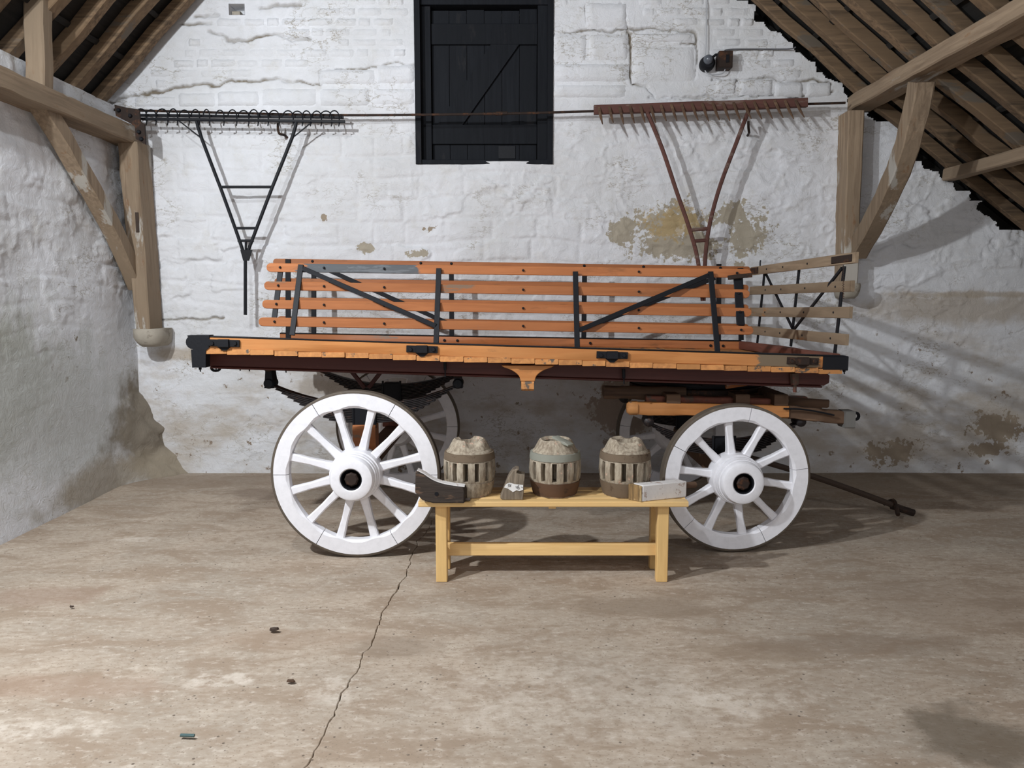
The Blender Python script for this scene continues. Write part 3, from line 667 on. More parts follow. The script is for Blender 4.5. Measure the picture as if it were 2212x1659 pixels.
# ================================================================== WAGON
def Zs(x): return 1.315 - .031 * x          # top of the near sill
def Zd(x): return 1.243 - .033 * x          # top of the deck
def Zf(x): return 1.20 - .017 * x           # deck on the far side (the bed leans away a little)
YN, YF = 4.70, 6.66
def zdk(x, y): t = (y - YN) / (YF - YN); return Zd(x) * (1 - t) + Zf(x) * t
wg = thing('flatbed_wagon', (0.05, 5.6, 0), 'orange flatbed horse wagon with slatted sides and white spoked wheels', 'wagon')
XL_, XR_ = at(402, 740, YN).x, at(1830, 785, YN).x
# deck planks
npk = 27; xs_ = np.linspace(XL_ + .10, XR_ - .03, npk + 1)
for i in range(npk):
    xm = (xs_[i] + xs_[i + 1]) / 2; z = Zd(xm) - .016 + random.uniform(-.002, .002)
    m = MB(); wv = xs_[i + 1] - xs_[i] - .003; bar(m, (xm, YN - .004 + random.uniform(-.006, .008), z), (xm, YF, Zf(xm) - .016), wv, .032, .003, seg=2, jit=.001); mk('deck_plank', m, PLANK, wg, smooth=0)
# sills
def xb(name, x0, x1, y0, y1, zf, h, mat, ch=.005, seg=10, jit=.0012, par=None):
    m = MB(); bar(m, (x0, (y0 + y1) / 2, zf(x0) - h / 2), (x1, (y0 + y1) / 2, zf(x1) - h / 2), y1 - y0, h, ch, seg=seg, jit=jit); return mk(name, m, mat, par or wg)
sill = xb('side_board', XL_ + .03, XR_ - .02, YN, YN + .05, Zs, .075, ORANGE_SILL)
xb('top_strip', XL_ + .01, XR_ - .01, YN - .002, YN + .055, lambda x: Zs(x) + .006, .008, IRON)
far = xb('side_board', at(606, 722, 6.6).x, at(1600, 737, 6.6).x, 6.58, 6.63, lambda x: Zf(x) + .070, .07, ORANGE)
xb('top_strip', at(606, 722, 6.6).x, at(1600, 737, 6.6).x, 6.575, 6.635, lambda x: Zf(x) + .077, .008, IRON)
def wavy(px): return 0
# front and rear cross boards
m = MB(); bar(m, (XR_ - .045, YN + .05, Zs(XR_) - .02), (XR_ - .09, YF - .03, Zf(XR_) + .04), .05, .07, .006, seg=10, jit=.004); mk('front_board', m, REDWOOD, wg)
m = MB(); bar(m, (XL_ + .13, YN + .05, Zd(XL_) + .008), (XL_ + .16, YF - .03, Zf(XL_) + .008), .09, .016, .004, seg=6); mk('rear_board', m, OLDWOOD, wg)
# end irons
m = MB(); cz = Zs(XL_) - .036; pl = []
for k in range(9):
    a = math.pi / 2 + math.pi * k / 8; pl.append(Vector((XL_ + .045 + .045 * math.cos(a), YN - .006, cz + .043 * math.sin(a))))
pl = [Vector((XL_ + .145, YN - .006, cz + .043))] + pl + [Vector((XL_ + .03, YN - .006, cz - .045)), Vector((XL_ + .032, YN - .006, cz - .155)), Vector((XL_ + .115, YN - .006, cz - .155)), Vector((XL_ + .12, YN - .006, cz - .05)), Vector((XL_ + .145, YN - .006, cz - .03))]
prism(m, pl, (0, .07, 0)); o = mk('end_iron', m, IRON, wg, smooth=30)
m = MB(); cbox(m, at(1777, 785, YN).x, XR_ + .004, YN - .008, YN + .06, Zs(XR_) - .085, Zs(XR_) + .004, .006); mk('end_iron', m, IRON, wg)
# rave socket irons on the near sill
def socket(px, mat=IRON):
    p = at(px, 742 + (px - 485) * .029, YN); z = Zs(p.x) - .034; m = MB()
    bar(m, (p.x - .095, YN - .008, z + .003), (p.x + .095, YN - .008, z - .003), .016, .042, .003); o = mk('socket_iron', m, mat, wg)
    m = MB(); cbox(m, p.x - .033, p.x + .033, YN - .03, YN, z - .026, z + .024, .006); mk('staple', m, mat, o)
    m = MB(); prism(m, [(p.x - .04, YN - .01, z - .022), (p.x + .04, YN - .01, z - .022), (p.x + .012, YN - .01, z - .045), (p.x - .012, YN - .01, z - .045)], (0, .012, 0)); mk('lip', m, mat, o)
    for dx in (-.07, .07):
        m = MB(); lathe(m, [(.011, -.026), (.013, -.02), (.013, -.012)], (p.x + dx, YN, z), 'y', 8); mk('bolt', m, mat, o)
for px in (485, 912, 1322): socket(px)
socket(1733, IRONB)
# underframe beams
Yb = 4.84
def frame_beam(y0, y1, nm):
    m = MB(); P = [at(448, 770, Yb).x, at(1792, 810, Yb).x]; z0 = lambda x: zdk(x, y1) - .034; hb = .085
    pts = [(P[0], (y0 + y1) / 2, z0(P[0]) - hb / 2), (P[1] - .03, (y0 + y1) / 2, z0(P[1]) - hb / 2), (P[1], (y0 + y1) / 2, z0(P[1]) - hb / 2)]
    path(m, pts, y1 - y0, hb, .006, hs=[hb, hb, hb * .6]); o = mk(nm, m, MAROON, wg)
    m = MB(); path(m, [(P[0] + .02, (y0 + y1) / 2, z0(P[0]) - hb - .006), (P[1] - .05, (y0 + y1) / 2, z0(P[1]) - hb - .006)], y1 - y0 + .03, .012, .003); mk('flange', m, MAROON, o); return o
frame_beam(Yb, Yb + .07, 'frame_beam'); frame_beam(5.5, 5.57, 'frame_beam'); frame_beam(6.42, 6.49, 'frame_beam')
for x in (-1.6, -.97, -.2, .6, 1.4):
    m = MB(); bar(m, (x, 4.9, zdk(x, 4.9) - .08), (x, 6.45, zdk(x, 6.45) - .08), .08, .085, .005); mk('cross_bearer', m, MAROON, wg)
# step bracket
p0, p1 = at(1083, 789, 4.76), at(1197, 789, 4.76); zt = p0.z; cx = (p0.x + p1.x) / 2; hw = (p1.x - p0.x) / 2; Lz = zt - at(1133, 823, 4.76).z
prof = []
for k in range(9):
    t = k / 8; prof.append((hw * (1 - t) + .045 * t - .035 * math.sin(math.pi * t) * (1 if t > .15 else .2), -Lz * t))
m = MB(); prism(m, [(cx + a, 4.74, zt + b) for a, b in prof] + [(cx - a, 4.74, zt + b) for a, b in reversed(prof)], (0, .06, 0)); o = mk('side_bracket', m, ORANGE_LT, wg, bevel=.004)
m = MB(); cbox(m, cx - .04, cx + .038, 4.735, 4.86, zt - Lz - .06, zt - Lz, .012); mk('bearer_end', m, PLANK, wg)
m = MB(); cbox(m, cx - .04, cx + .038, 4.8, 6.5, zt - Lz - .05, zt - Lz - .005, .006); mk('step_bearer', m, OLDWOOD, wg)
# near side rave
def slat(pts_l, pts_r, y, hpx, mat, thick=.022, par=None, name='slat'):
    a, b = at(*pts_l, y), at(*pts_r, y); hh = .056; m = MB(); N = 24; pts = []; hs = []
    L = (b - a).length
    for i in range(N + 1):
        t = i / N; pts.append(a.lerp(b, t)); hs.append(hh)
    e = .026
    d = (b - a).normalized(); P = [a, a + d * e * .18, a + d * e * .5, a + d * e] + pts[1:-1] + [b - d * e, b - d * e * .5, b - d * e * .18, b]
    Hs = [hh * .38, hh * .66, hh * .9, hh] + [hh] * (N - 1) + [hh, hh * .9, hh * .66, hh * .38]
    path(m, P, thick, hh, .003, hs=Hs); return mk(name, m, mat, par or wg)
yl_ = [5.03, 4.99, 4.945, 4.90]
near_l = [(577, 578), (572, 617), (568, 657), (560, 695)]; near_r = [(1622, 591), (1618, 635), (1622, 675), (1626, 714)]
slats_n = [slat(near_l[i], near_r[i], yl_[i], 20, ORANGE_TOP if i == 0 else ORANGE) for i in range(4)]
BOLTS = MB()
def bolt(p, r=.009): lathe(BOLTS, [(0, -.012), (r * .7, -.011), (r, -.005), (r, .002)], p, 'y', 8)
def upright(b0, t0, y0, y1, w_=.034, par=None, mat=IRON, name='upright', th=.012):
    m = MB(); bar(m, at(*b0, y0), at(*t0, y1), w_, th, .002, up=(0, 1, 0), seg=3); return mk(name, m, mat, par or wg)
def nearY(py): return 4.90 + (695 - py) * (.13 / 117) - .020
for b0, t0 in (((631, 724), (650, 572)), ((942, 744), (948, 580)), ((1247, 752), (1243, 587)), ((1550, 760), (1535, 587))):
    upright(b0, t0, nearY(b0[1]), nearY(t0[1]))
    m = MB(); pb = at(*b0, nearY(b0[1])); cbox(m, pb.x - .025, pb.x + .025, pb.y - .02, pb.y + .05, Zd(pb.x), Zd(pb.x) + .05, .004); mk('upright_foot', m, IRON, wg)
def diag(a, b, w_=.030):
    m = MB(); ya, yb_ = nearY(a[1]) - .006, nearY(b[1]) - .006; bar(m, at(*a, ya), at(*b, yb_), w_, .012, .002, up=(0, 1, 0), seg=4); mk('diagonal_stay', m, IRON, wg)
diag((655, 580), (941, 704)); diag((1530, 595), (1252, 713))
upright((592, 692), (606, 585), nearY(692) + .035, nearY(585) + .035, .034); upright((1600, 702), (1592, 585), nearY(702) + .035, nearY(585) + .035, .052)
for i in range(4):
    for px in (605 - i * 4, 1592 + i * 3, 700, 830, 1130, 1380):
        t = (px - near_l[i][0]) / (near_r[i][0] - near_l[i][0]); bolt(at(px, near_l[i][1] * (1 - t) + near_r[i][1] * t - 1, yl_[i] - .012), .008)
# far side rave
far_l = [(591, 566), (594, 608), (597, 649), (600, 690)]; far_r = [(1620, 583), (1616, 622), (1616, 665), (1616, 707)]
for i in range(4): slat(far_l[i], far_r[i], 6.60, 16, ORANGE)
for px, dx in ((678, 0), (975, 1), (1263, -2), (1553, -1)): upright((px + dx, 735), (px, 570), 6.625, 6.625, .042)
upright((623, 735), (622, 560), 6.58, 6.58, .044); upright((1601, 735), (1599, 579), 6.58, 6.58, .044)
m = MB(); bar(m, at(690, 575, 6.58), at(965, 697, 6.58), .036, .012, .002, up=(0, 1, 0)); mk('diagonal_stay', m, IRON, wg)
m = MB(); bar(m, at(1545, 600, 6.58), at(1275, 705, 6.58), .036, .012, .002, up=(0, 1, 0)); mk('diagonal_stay', m, IRON, wg)
for px in (675, 909, 975, 1262, 1390, 1556):
    t = (px - 591) / 1029; bolt(at(px, 563 + 17 * t, 6.59), .012)
for px in (960, 988, 1275, 1535, 1562): bolt(at(px, 735 + (px - 960) * .02, 6.575), .012)
# headboard at the right (front) end
hx = 2.10; hy0, hy1 = 4.75, 6.50
hs_n = [(1851, 556), (1843, 618), (1838, 675), (1830, 734)]; hs_f = [(1624, 586), (1622, 628), (1622, 674), (1624, 713)]
for i in range(4):
    a, b = at(*hs_n[i], hy0), at(*hs_f[i], hy1); m = MB(); hh = (.068, .068, .072, .070)[i]
    bar(m, a, b, .022, hh, .003, seg=10, jit=.001); s_ = mk('headboard_slat', m, GREYSLAT, wg)
    for t in (.12, .38, .62, .8): 
        p = a.lerp(b, t); lathe(BOLTS, [(0, -.016), (.006, -.015), (.008, -.011)], p, 'x', 8)
    if i == 0:
        m = MB(); bar(m, a.lerp(b, .02) + Vector((-.014, 0, 0)), a.lerp(b, .17) + Vector((-.014, 0, 0)), .008, .045, .003); mk('end_plate', m, IRONB, s_)
        m = MB(); bar(m, a.lerp(b, .90) + Vector((-.014, 0, 0)), a.lerp(b, .995) + Vector((-.014, 0, 0)), .008, .05, .003); mk('end_plate', m, IRONB, s_)
def hb(b0, t0, tb, tt, w_=.03, nm='headboard_upright', dx=.018):
    a = at(*b0, hy0 + (hy1 - hy0) * tb) + Vector((dx, 0, 0)); b = at(*t0, hy0 + (hy1 - hy0) * tt) + Vector((dx, 0, 0))
    m = MB(); bar(m, a, b, w_, .012, .002, up=(1, 0, 0), seg=3); mk(nm, m, IRON, wg)
hb((1797, 765), (1818, 575), .10, .07); hb((1703, 748), (1722, 570), .52, .49); hb((1631, 742), (1647, 585), .92, .88)
hb((1706, 708), (1650, 592), .51, .88, .022, 'headboard_stay'); hb((1711, 710), (1812, 580), .49, .08, .022, 'headboard_stay')
m = MB(); tube(m, smooth_pts([at(1642, 580, 6.40), at(1642, 568, 6.40), at(1643, 562, 6.40)], 2), .006, 6); mk('pin', m, IRON, wg)
# hanging pin chain at the near end of the headboard
CH = MB()
for i in range(14):
    p = at(1822, 575 + i * 5.2, hy0 - .02); tube(CH, [p + Vector((.004, 0, .008)), p + Vector((-.004, .003, 0)), p + Vector((.004, 0, -.008))], .0022, 5)
mk('pin_chain', CH, IRONB, wg, stuff=True)
# corner latch
m = MB(); bar(m, at(1573, 600, 5.0), at(1624, 594, 5.0), .02, .028, .004, seg=3, jit=.002); mk('corner_latch', m, IRONB, wg)
mk('bolt_head', BOLTS, IRON, wg, stuff=True)

# ---------------------------------------------------------------- wheels
def make_wheel(loc, R, nsp, off, nf, foff, rz=0, name='wheel'):
    """axis along y, outer face at y = 0 facing -y"""
    m = MB(); lathe(m, [(R, .004), (R, .076), (R - .006, .080), (R - .016, .080), (R - .016, 0), (R - .006, 0)], (0, 0, 0), 'y', 96, closed=True)
    w_ = mk(name, m, IRONG, origin=(0, 0, 0)); w_.parent = wg; w_.location = Vector(loc) - wloc(wg); w_.rotation_euler = (0, 0, rz)
    def sub(nm, mb, mat, sm=40):
        o = mk(nm, mb, mat, origin=(0, 0, 0), smooth=sm); o.parent = w_; return o
    ro, ri = R - .016, R - .108
    for i in range(nf):
        a0 = foff + 2 * math.pi * i / nf + .004; a1 = foff + 2 * math.pi * (i + 1) / nf - .004; N = 14; m = MB(); pts = []
        vs = []; fs = []
        for k in range(N + 1):
            a = a0 + (a1 - a0) * k / N; c, s = math.cos(a), math.sin(a)
            # inner arris chamfered between the spokes
            sp = abs(((a - off) * nsp / (2 * math.pi) + .5) % 1 - .5) * 2; ch = .004 + .012 * min(1, max(0, (sp - .25) * 3))
            for (r, y) in ((ro, .0), (ro, .074), (ri + .006, .074), (ri, .068), (ri, ch), (ri + ch, .0)): vs.append((r * c, y + random.uniform(-.0006, .0006), r * s))
        for k in range(N):
            for j in range(6): fs.append((k * 6 + j, k * 6 + (j + 1) % 6, (k + 1) * 6 + (j + 1) % 6, (k + 1) * 6 + j))
        fs += [tuple(range(6)), tuple(N * 6 + j for j in range(5, -1, -1))]
        m.add(vs, fs); sub('felloe', m, WHITE, 30)
    for i in range(nsp):
        a = off + 2 * math.pi * i / nsp; d = Vector((math.cos(a), 0, math.sin(a))); pts = []; ws = []; hs = []
        for t, wv, hv in ((0, .050, .07), (.12, .052, .068), (.3, .044, .060), (.6, .038, .050), (.9, .046, .045), (1.0, .050, .045)):
            r = .11 + (ri + .01 - .11) * t; pts.append(d * r + Vector((0, .070 - .033 * t, 0))); ws.append(wv); hs.append(hv)
        m = MB(); path(m, pts, .05, .06, .008, up=(0, 1, 0), ws=[k * 1.12 for k in ws], hs=hs); sub('spoke', m, WHITE, 25)
    m = MB(); lathe(m, [(.066, -.02), (.066, -.128), (.072, -.133), (.112, -.133), (.126, -.127), (.133, -.112), (.137, -.088), (.136, -.085), (.143, -.083), (.144, -.062), (.138, -.060), (.138, -.054), (.148, -.052), (.150, -.032), (.146, -.030), (.147, -.022), (.157, -.020), (.160, .005), (.160, .03), (.162, .10), (.155, .13), (.14, .17), (.125, .20), (.07, .20)], (0, 0, 0), 'y', 48); sub('hub', m, WHITE, 28)
    m = MB(); lathe(m, [(.0655, -.127), (.060, -.125), (.058, -.03), (0, -.03)], (0, 0, 0), 'y', 32, cap=False); sub('axle_box', m, IRON)
    m = MB(); lathe(m, [(0, -.126), (.034, -.126), (.043, -.118), (.046, -.05), (.046, -.03)], (0, 0, 0), 'y', 8); sub('axle_nut', m, IRONB, 20)
    return w_
def copy_wheel(src, loc, rz):
    o = src.copy(); col.objects.link(o); o.parent = wg; o.location = Vector(loc) - wloc(wg); o.rotation_euler = (0, 0, rz)
    for ch in src.children:
        c = ch.copy(); col.objects.link(c); c.parent = o
    return o
RW, FW = .523, .474
rwx, fwx = -0.968, 1.42
w1 = make_wheel((rwx, 4.655, RW), RW, 12, math.radians(15), 6, math.radians(0)); copy_wheel(w1, (rwx, 6.50, RW), math.pi)
w2 = make_wheel((fwx, 4.755, FW), FW, 10, math.radians(90 - 27), 5, math.radians(8), rz=math.radians(2.5)); copy_wheel(w2, (fwx - .06, 6.50, FW), math.pi + math.radians(2.5))
# ---------------------------------------------------------------- springs, axles
def spring(xc, y, zend, drop, half, n, th=.0115, wd=.07):
    par = None
    for i in range(n):
        L = half * (1 - .062 * i) if i else half
        pts = []
        for k in range(13):
            t = -1 + 2 * k / 12; x = L * t; z = zend - drop * (1 - (x / half) ** 2) - i * th
            pts.append((xc + x, y, z))
        m = MB(); path(m, pts, wd, th * .74, .002)
        if par is None: par = mk('leaf_spring', m, SPRING, wg)
        else: mk('leaf', m, SPRING, par)
    for s in (-1, 1):
        m = MB(); lathe(m, [(.022, -.04), (.03, -.036), (.03, .036), (.022, .04)], (xc + s * half, y, zend + .012), 'y', 16); mk('spring_eye', m, SPRING, par)
    m = MB(); cbox(m, xc - .06, xc + .06, y - .045, y + .045, zend - drop - n * th - .012, zend - drop + .02, .006); mk('clamp', m, IRON, par)
    for s in (-1, 1):
        m = MB(); tube(m, [(xc + s * .07, y - .04, zend - drop - n * th - .02), (xc + s * .07, y - .04, zend - drop + .035)], .009, 6); mk('clamp_bolt', m, IRON, par)
    return par
for y in (5.02, 6.18):
    s_ = spring(rwx, y, 1.045, .135, .615, 11)
    for sx in (-1, 1):
        x = rwx + sx * .615; zb = Zd(x) - .13
        m = MB(); prism(m, [(x - .03, y - .05, 1.055 - .03), (x + .03, y - .05, 1.055 - .03), (x + .014, y - .05, zb + .03), (x + .035, y - .05, zb + .02), (x - .035, y - .05, zb + .02), (x - .014, y - .05, zb + .03)], (0, .1, 0)); o = mk('shackle', m, IRON, wg)
        for zz_ in (1.055, zb):
            m = MB(); lathe(m, [(.0, -.062), (.026, -.06), (.034, -.05), (.034, .05), (.026, .06)], (x - sx * .0, y, zz_), 'y', 16); mk('shackle_knuckle', m, IRONB if zz_ > 1.08 else IRON, o)
    if y < 5.5 or True:
        m = MB(); cbox(m, rwx - .075, rwx + .075, y - .06, y + .06, RW + .05, 1.045 - .135 - .115 - .012, .01); mk('axle_seat', m, REDWOOD if y > 5.5 else ORANGE, wg)
m = MB(); cbox(m, rwx - .05, rwx + .05, 4.85, 6.31, RW - .05, RW + .055, .012); mk('rear_axle', m, OLDWOOD, wg)
m = MB(); cbox(m, fwx - .08, fwx + .02, 4.95, 6.31, FW - .05, FW + .055, .012); mk('front_axle', m, OLDWOOD, wg)
fc = fwx - .02
for y in (5.04, 6.18):
    spring(fc, y, .79, .12, .50, 9)
    for sx in (-1, 1):
        x = fc + sx * .5
        m = MB(); prism(m, [(x - .03, y - .05, .79), (x + .03, y - .05, .79), (x + .024, y - .05, .87), (x - .024, y - .05, .87)], (0, .1, 0)); o = mk('shackle', m, IRON, wg)
        for zz_ in (.80, .865):
            m = MB(); lathe(m, [(.0, -.066), (.024, -.062), (.033, -.052), (.033, .05), (.024, .06)], (x, y, zz_), 'y', 16); mk('shackle_knuckle', m, SPRING, o)
    m = MB(); cbox(m, fc - .07, fc + .07, y - .055, y + .055, FW + .05, .555, .008); mk('axle_seat', m, OLDWOOD, wg)
# V stay irons in front of the rear springs
for (a, b) in (((760, 803), (788, 838)), ((823, 803), (796, 838))):
    m = MB(); bar(m, at(*a, 5.2), at(*b, 5.2), .028, .02, .004, up=(0, 1, 0)); mk('stay_iron', m, MAROON, wg)
# fore carriage: turntable, bolsters, futchells
tz = 1.035
for z0, nm in ((tz, 'turntable_ring'), (tz - .045, 'turntable_ring')):
    m = MB(); lathe(m, [(.40, z0), (.47, z0), (.475, z0 - .006), (.475, z0 - .03), (.47, z0 - .036), (.40, z0 - .036)], (fc - .06, 5.6, 0), 'z', 64, closed=True); mk(nm, m, IRON if z0 == tz else IRONB, wg)
m = MB(); cbox(m, fc - .16, fc + .04, 4.98, 6.25, tz, Zd(fc) - .145, .01); mk('bolster', m, IRON, wg)
m = MB(); a, b = at(1577, 831, 4.98), at(1612, 823, 4.98); bar(m, a + Vector((-.03, 0, 0)), b + Vector((.02, 0, 0)), .05, .055, .02, seg=3); mk('bolster_block', m, ORANGE, wg)
def futchell(y, l, r, mat, h=.082, w_=.07, nm='futchell'):
    a, b = at(*l, y), at(*r, y); m = MB(); bar(m, a, b, w_, h, .008, seg=12, jit=.003); return mk(nm, m, mat, wg)
fu = futchell(4.98, (1372, 881), (1700, 889), ORANGE_LT); ft = futchell(4.99, (1690, 888), (1822, 902), OLDWOOD, .085)
m = MB(); p = at(1363, 881, 4.98); q = at(1376, 881, 4.98); path(m, [p + Vector((-.028, 0, 0)), p + Vector((-.012, 0, 0)), q], .09, .1, .02, hs=[.06, .085, .088], ws=[.06, .085, .085]); mk('futchell_end', m, PLANK, wg, smooth=60)
m = MB(); p = at(1831, 903, 4.98); cbox(m, p.x - .035, p.x + .03, 4.93, 5.05, p.z - .06, p.z + .05, .006); mk('end_cap', m, iron('grey_iron', (.15, .145, .135), (.10, .08, .065), .4, .7), wg)
m = MB(); p = at(1849, 899, 4.98); pts = [p + Vector((.018 * math.cos(a), 0, .022 * math.sin(a))) for a in np.linspace(0, 2 * math.pi, 13)[:-1]]; tube(m, pts, .010, 6, closed=True); mk('draw_eye', m, IRON, wg)
m = MB(); tube(m, smooth_pts([at(1693, 883, 4.93), at(1730, 884, 4.93), at(1770, 890, 4.93), at(1802, 897, 4.93)], 3), .006, 6); mk('draw_rod', m, IRON, wg)
m = MB(); bar(m, at(1303, 846, 5.15), at(1480, 850, 5.15), .09, .085, .02, seg=8, jit=.006); o = mk('rear_bolster', m, OLDWOOD, wg, smooth=60)
m = MB(); bar(m, at(1395, 862, 5.05), at(1700, 868, 5.05), .06, .05, .008, seg=8, jit=.004); mk('carriage_rail', m, REDWOOD, wg)
m = MB(); bar(m, at(1440, 850, 5.2), at(1785, 872, 5.2), .08, .06, .01, seg=10, jit=.005); mk('carriage_rail', m, OLDWOOD, wg)
futchell(5.6, (1440, 868), (1770, 876), OLDWOOD, .09, .09, 'centre_rail'); futchell(6.2, (1400, 862), (1740, 868), REDWOOD, .09, .07)
for x in (fc - .35, fc + .1, fc + .35):
    m = MB(); cbox(m, x - .045, x + .045, 4.95, 6.24, .905, .985, .01); mk('carriage_bearer', m, OLDWOOD, wg)
# small hanging irons
def peg(px, y0, y1, Y, r, mat, nm='hanging_pin'):
    m = MB(); a, b = at(px, y0, Y), at(px + 1, y1, Y); tube(m, [a, a.lerp(b, .6), a.lerp(b, .62), b], r, 8, rs=[r, r * .9, r * .45, r * .4]); mk(nm, m, mat, wg)
peg(1716, 806, 847, 4.82, .028, REDWOOD); peg(961, 776, 815, 4.80, .010, IRON); peg(1347, 797, 830, 4.80, .011, IRON)
for px, py in ((466, 792), (518, 793), (538, 794), (617, 797), (1755, 818), (1823, 800), (432, 795)): peg(px, py - 4, py + 8, 4.86 if 450 < px < 1800 else 4.74, .010, IRON, 'bolt_end')
# ring under the left end
m = MB(); p = at(466, 795, 4.88); tube(m, [p + Vector((.028 * math.cos(a), 0, .018 * math.sin(a))) for a in np.linspace(0, 2 * math.pi, 13)[:-1]], .009, 6, closed=True); mk('lashing_ring', m, IRON, wg)
# trailing pole
a = at(1500, 955, 5.75); e = onz(1974, 1108, .018); md = a.lerp(e, .55) + Vector((0, 0, .03))
m = MB(); tube(m, smooth_pts([a, md, e], 6), .022, 8, rs=None); o = mk('trailing_pole', m, BROWNPOLE, wg)
p = a.lerp(e, .915); p.z = max(p.z, .05); m = MB(); tube(m, smooth_pts([p + Vector((-.03, -.11, -.03)), p + Vector((-.01, -.04, .01)), p + Vector((0, .03, .04)), p + Vector((-.02, .12, -.01))], 3), .016, 6); mk('prong', m, IRONB, o)
m = MB(); tube(m, [a.lerp(e, .90), a.lerp(e, 1.0)], .026, 8); mk('ferrule', m, IRONB, o)

# ================================================================== BENCH
BT = .477
bl, br = onz(903, 1085, BT), onz(1484, 1080, BT); bx0, bx1 = bl.x, br.x; by0, by1 = 4.20, 4.535
bn = thing('bench', ((bx0 + bx1) / 2, 4.36, 0), 'varnished pine bench with slatted top standing before the wagon', 'bench')
wy = (by1 - by0 - 3 * .016) / 4
for i in range(4):
    y0 = by0 + i * (wy + .016); m = MB(); cbox(m, bx0, bx1, y0, y0 + wy, BT - .030, BT, .004); mk('seat_slat', m, BENCH, bn)
lx0, lx1 = onz(942, 1257, 0).x, onz(1440, 1253, 0).x; lw = .064
for x0 in (lx0, lx1 - lw):
    for y0 in (by0 + .035, by1 - .09):
        m = MB(); cbox(m, x0, x0 + lw, y0, y0 + .055, BT - .031, BT - .0305, .001); m = MB(); path(m, [(x0 + lw / 2, y0 + .0275, 0), (x0 + lw / 2, y0 + .0275, BT - .031)], lw, .055, .004, up=(0, 1, 0)); mk('leg', m, BENCHZ, bn)
    m = MB(); cbox(m, x0 + .012, x0 + lw - .012, by0 + .09, by1 - .09, BT - .10, BT - .031, .004); mk('end_rail', m, BENCH, bn)
    m = MB(); cbox(m, x0 + .014, x0 + lw - .014, by0 + .09, by1 - .09, .12, .18, .004); mk('end_rail', m, BENCH, bn)
m = MB(); cbox(m, lx0 + lw - .02, lx1 - lw + .02, 4.35, 4.385, .113, .186, .004); mk('stretcher', m, BENCH, bn)
m = MB(); p = at(1193, 1098, 4.22); cbox(m, p.x - .02, p.x + .02, by0 + .02, by1 - .02, BT - .045, BT - .030, .003); mk('cross_batten', m, BENCH, bn)
# ---------------------------------------------------------------- naves
def nave(px, label, band, notch, seed, h=.325, yc=4.395):
    random.seed(seed); c = onz(px, 1062, BT); cx = at(px, 1010, yc).x; root = thing('wheel_nave', (cx, yc, BT), label, 'wheel hub', 'old wheel hubs on the bench')
    NS = 14; cols = []                                   # angular boundaries: solid, slot
    a0 = random.uniform(0, .5)
    for i in range(NS):
        b0 = a0 + 2 * math.pi * i / NS; wS = math.radians(10.8)
        for t in (0, .33, .67): cols.append((b0 + t * (2 * math.pi / NS - wS), False))
        cols.append((b0 + 2 * math.pi / NS - wS, True))
    cols = cols; n = len(cols)
    prof = [(0, .122), (.03, .132), (.085, .142), (.098, .147), (.150, .151), (.204, .148), (.214, .142), (.25, .134), (.262, .126), (.268, .119), (.274, .118), (.30, .104), (.32, .092), (.325, .082), (.31, .060), (.20, .058)]
    sc = h / .325; vs = []; fs = []; idx = {}
    for r_, (z, r) in enumerate(prof):
        for k, (a, _) in enumerate(cols):
            rr = r + random.uniform(-.0018, .0018) * (1 if r_ < 8 else .25); zz_ = z * sc
            if z > .265 and r_ < 14:
                for (na, nw, nd) in notch:
                    d = abs((a - na + math.pi) % (2 * math.pi) - math.pi)
                    if d < nw: zz_ -= nd * (1 - (d / nw) ** 2) * max(0, (z - .262) / .063)
            vs.append(Vector((cx + rr * math.cos(a), yc + rr * math.sin(a), BT + zz_)))
    m = MB(); m.v = list(vs)
    def V(r_, k): return r_ * n + k % n
    for r_ in range(len(prof) - 1):
        for k in range(n):
            if cols[k][1] and r_ in (3, 4):
                continue
            m.f.append((V(r_, k), V(r_, k + 1), V(r_ + 1, k + 1), V(r_ + 1, k)))
    for k in range(n):                                    # mortises
        if cols[k][1]:
            o = len(m.v); ins = []
            for r_ in (3, 4, 5):
                for kk in (k, k + 1):
                    p = vs[V(r_, kk)]; ax = Vector((cx, yc, p.z)); ins.append(ax + (p - ax) * .45)
            m.v += ins
            I = lambda a, b: o + a * 2 + b
            for j in range(2):
                m.f.append((I(j, 0), I(j, 1), I(j + 1, 1), I(j + 1, 0)))
                m.f.append((V(3 + j, k), V(4 + j, k), I(j + 1, 0), I(j, 0))); m.f.append((V(3 + j, k + 1), V(4 + j, k + 1), I(j + 1, 1), I(j, 1)))
            m.f.append((V(3, k), V(3, k + 1), I(0, 1), I(0, 0))); m.f.append((V(5, k), V(5, k + 1), I(2, 1), I(2, 0)))
    m.f.append(tuple(V(0, k) for k in range(n))); m.f.append(tuple(V(len(prof) - 1, k) for k in range(n)))
    mk('nave_body', m, NAVE, root, smooth=35)
    for (za, zb_, ra, rb_, mt) in ((.006, .086, .128, .147, band[0]), (.212, .252, .149, .143, band[1])):
        mm = MB(); za *= sc; zb_ *= sc; lathe(mm, [(ra - .012, BT + za), (ra, BT + za), (ra * .5 + rb_ * .5 + .001, BT + (za + zb_) / 2), (rb_, BT + zb_), (rb_ - .014, BT + zb_)], (cx, yc, 0), 'z', 40, closed=True)
        for i, v_ in enumerate(mm.v): mm.v[i] = v_ + Vector([random.uniform(-.0012, .0012) for _ in range(3)])
        mk('iron_band', mm, mt, root, smooth=50)
    random.seed(seed + 100); return root
PI = math.pi
nave(1014, 'old wooden wheel hub split at the top beside the dark felloe', (NAVE, BANDS[0]), [(PI * 1.5 + .3, .55, .045), (PI * .5 + .3, .6, .03)], 11)
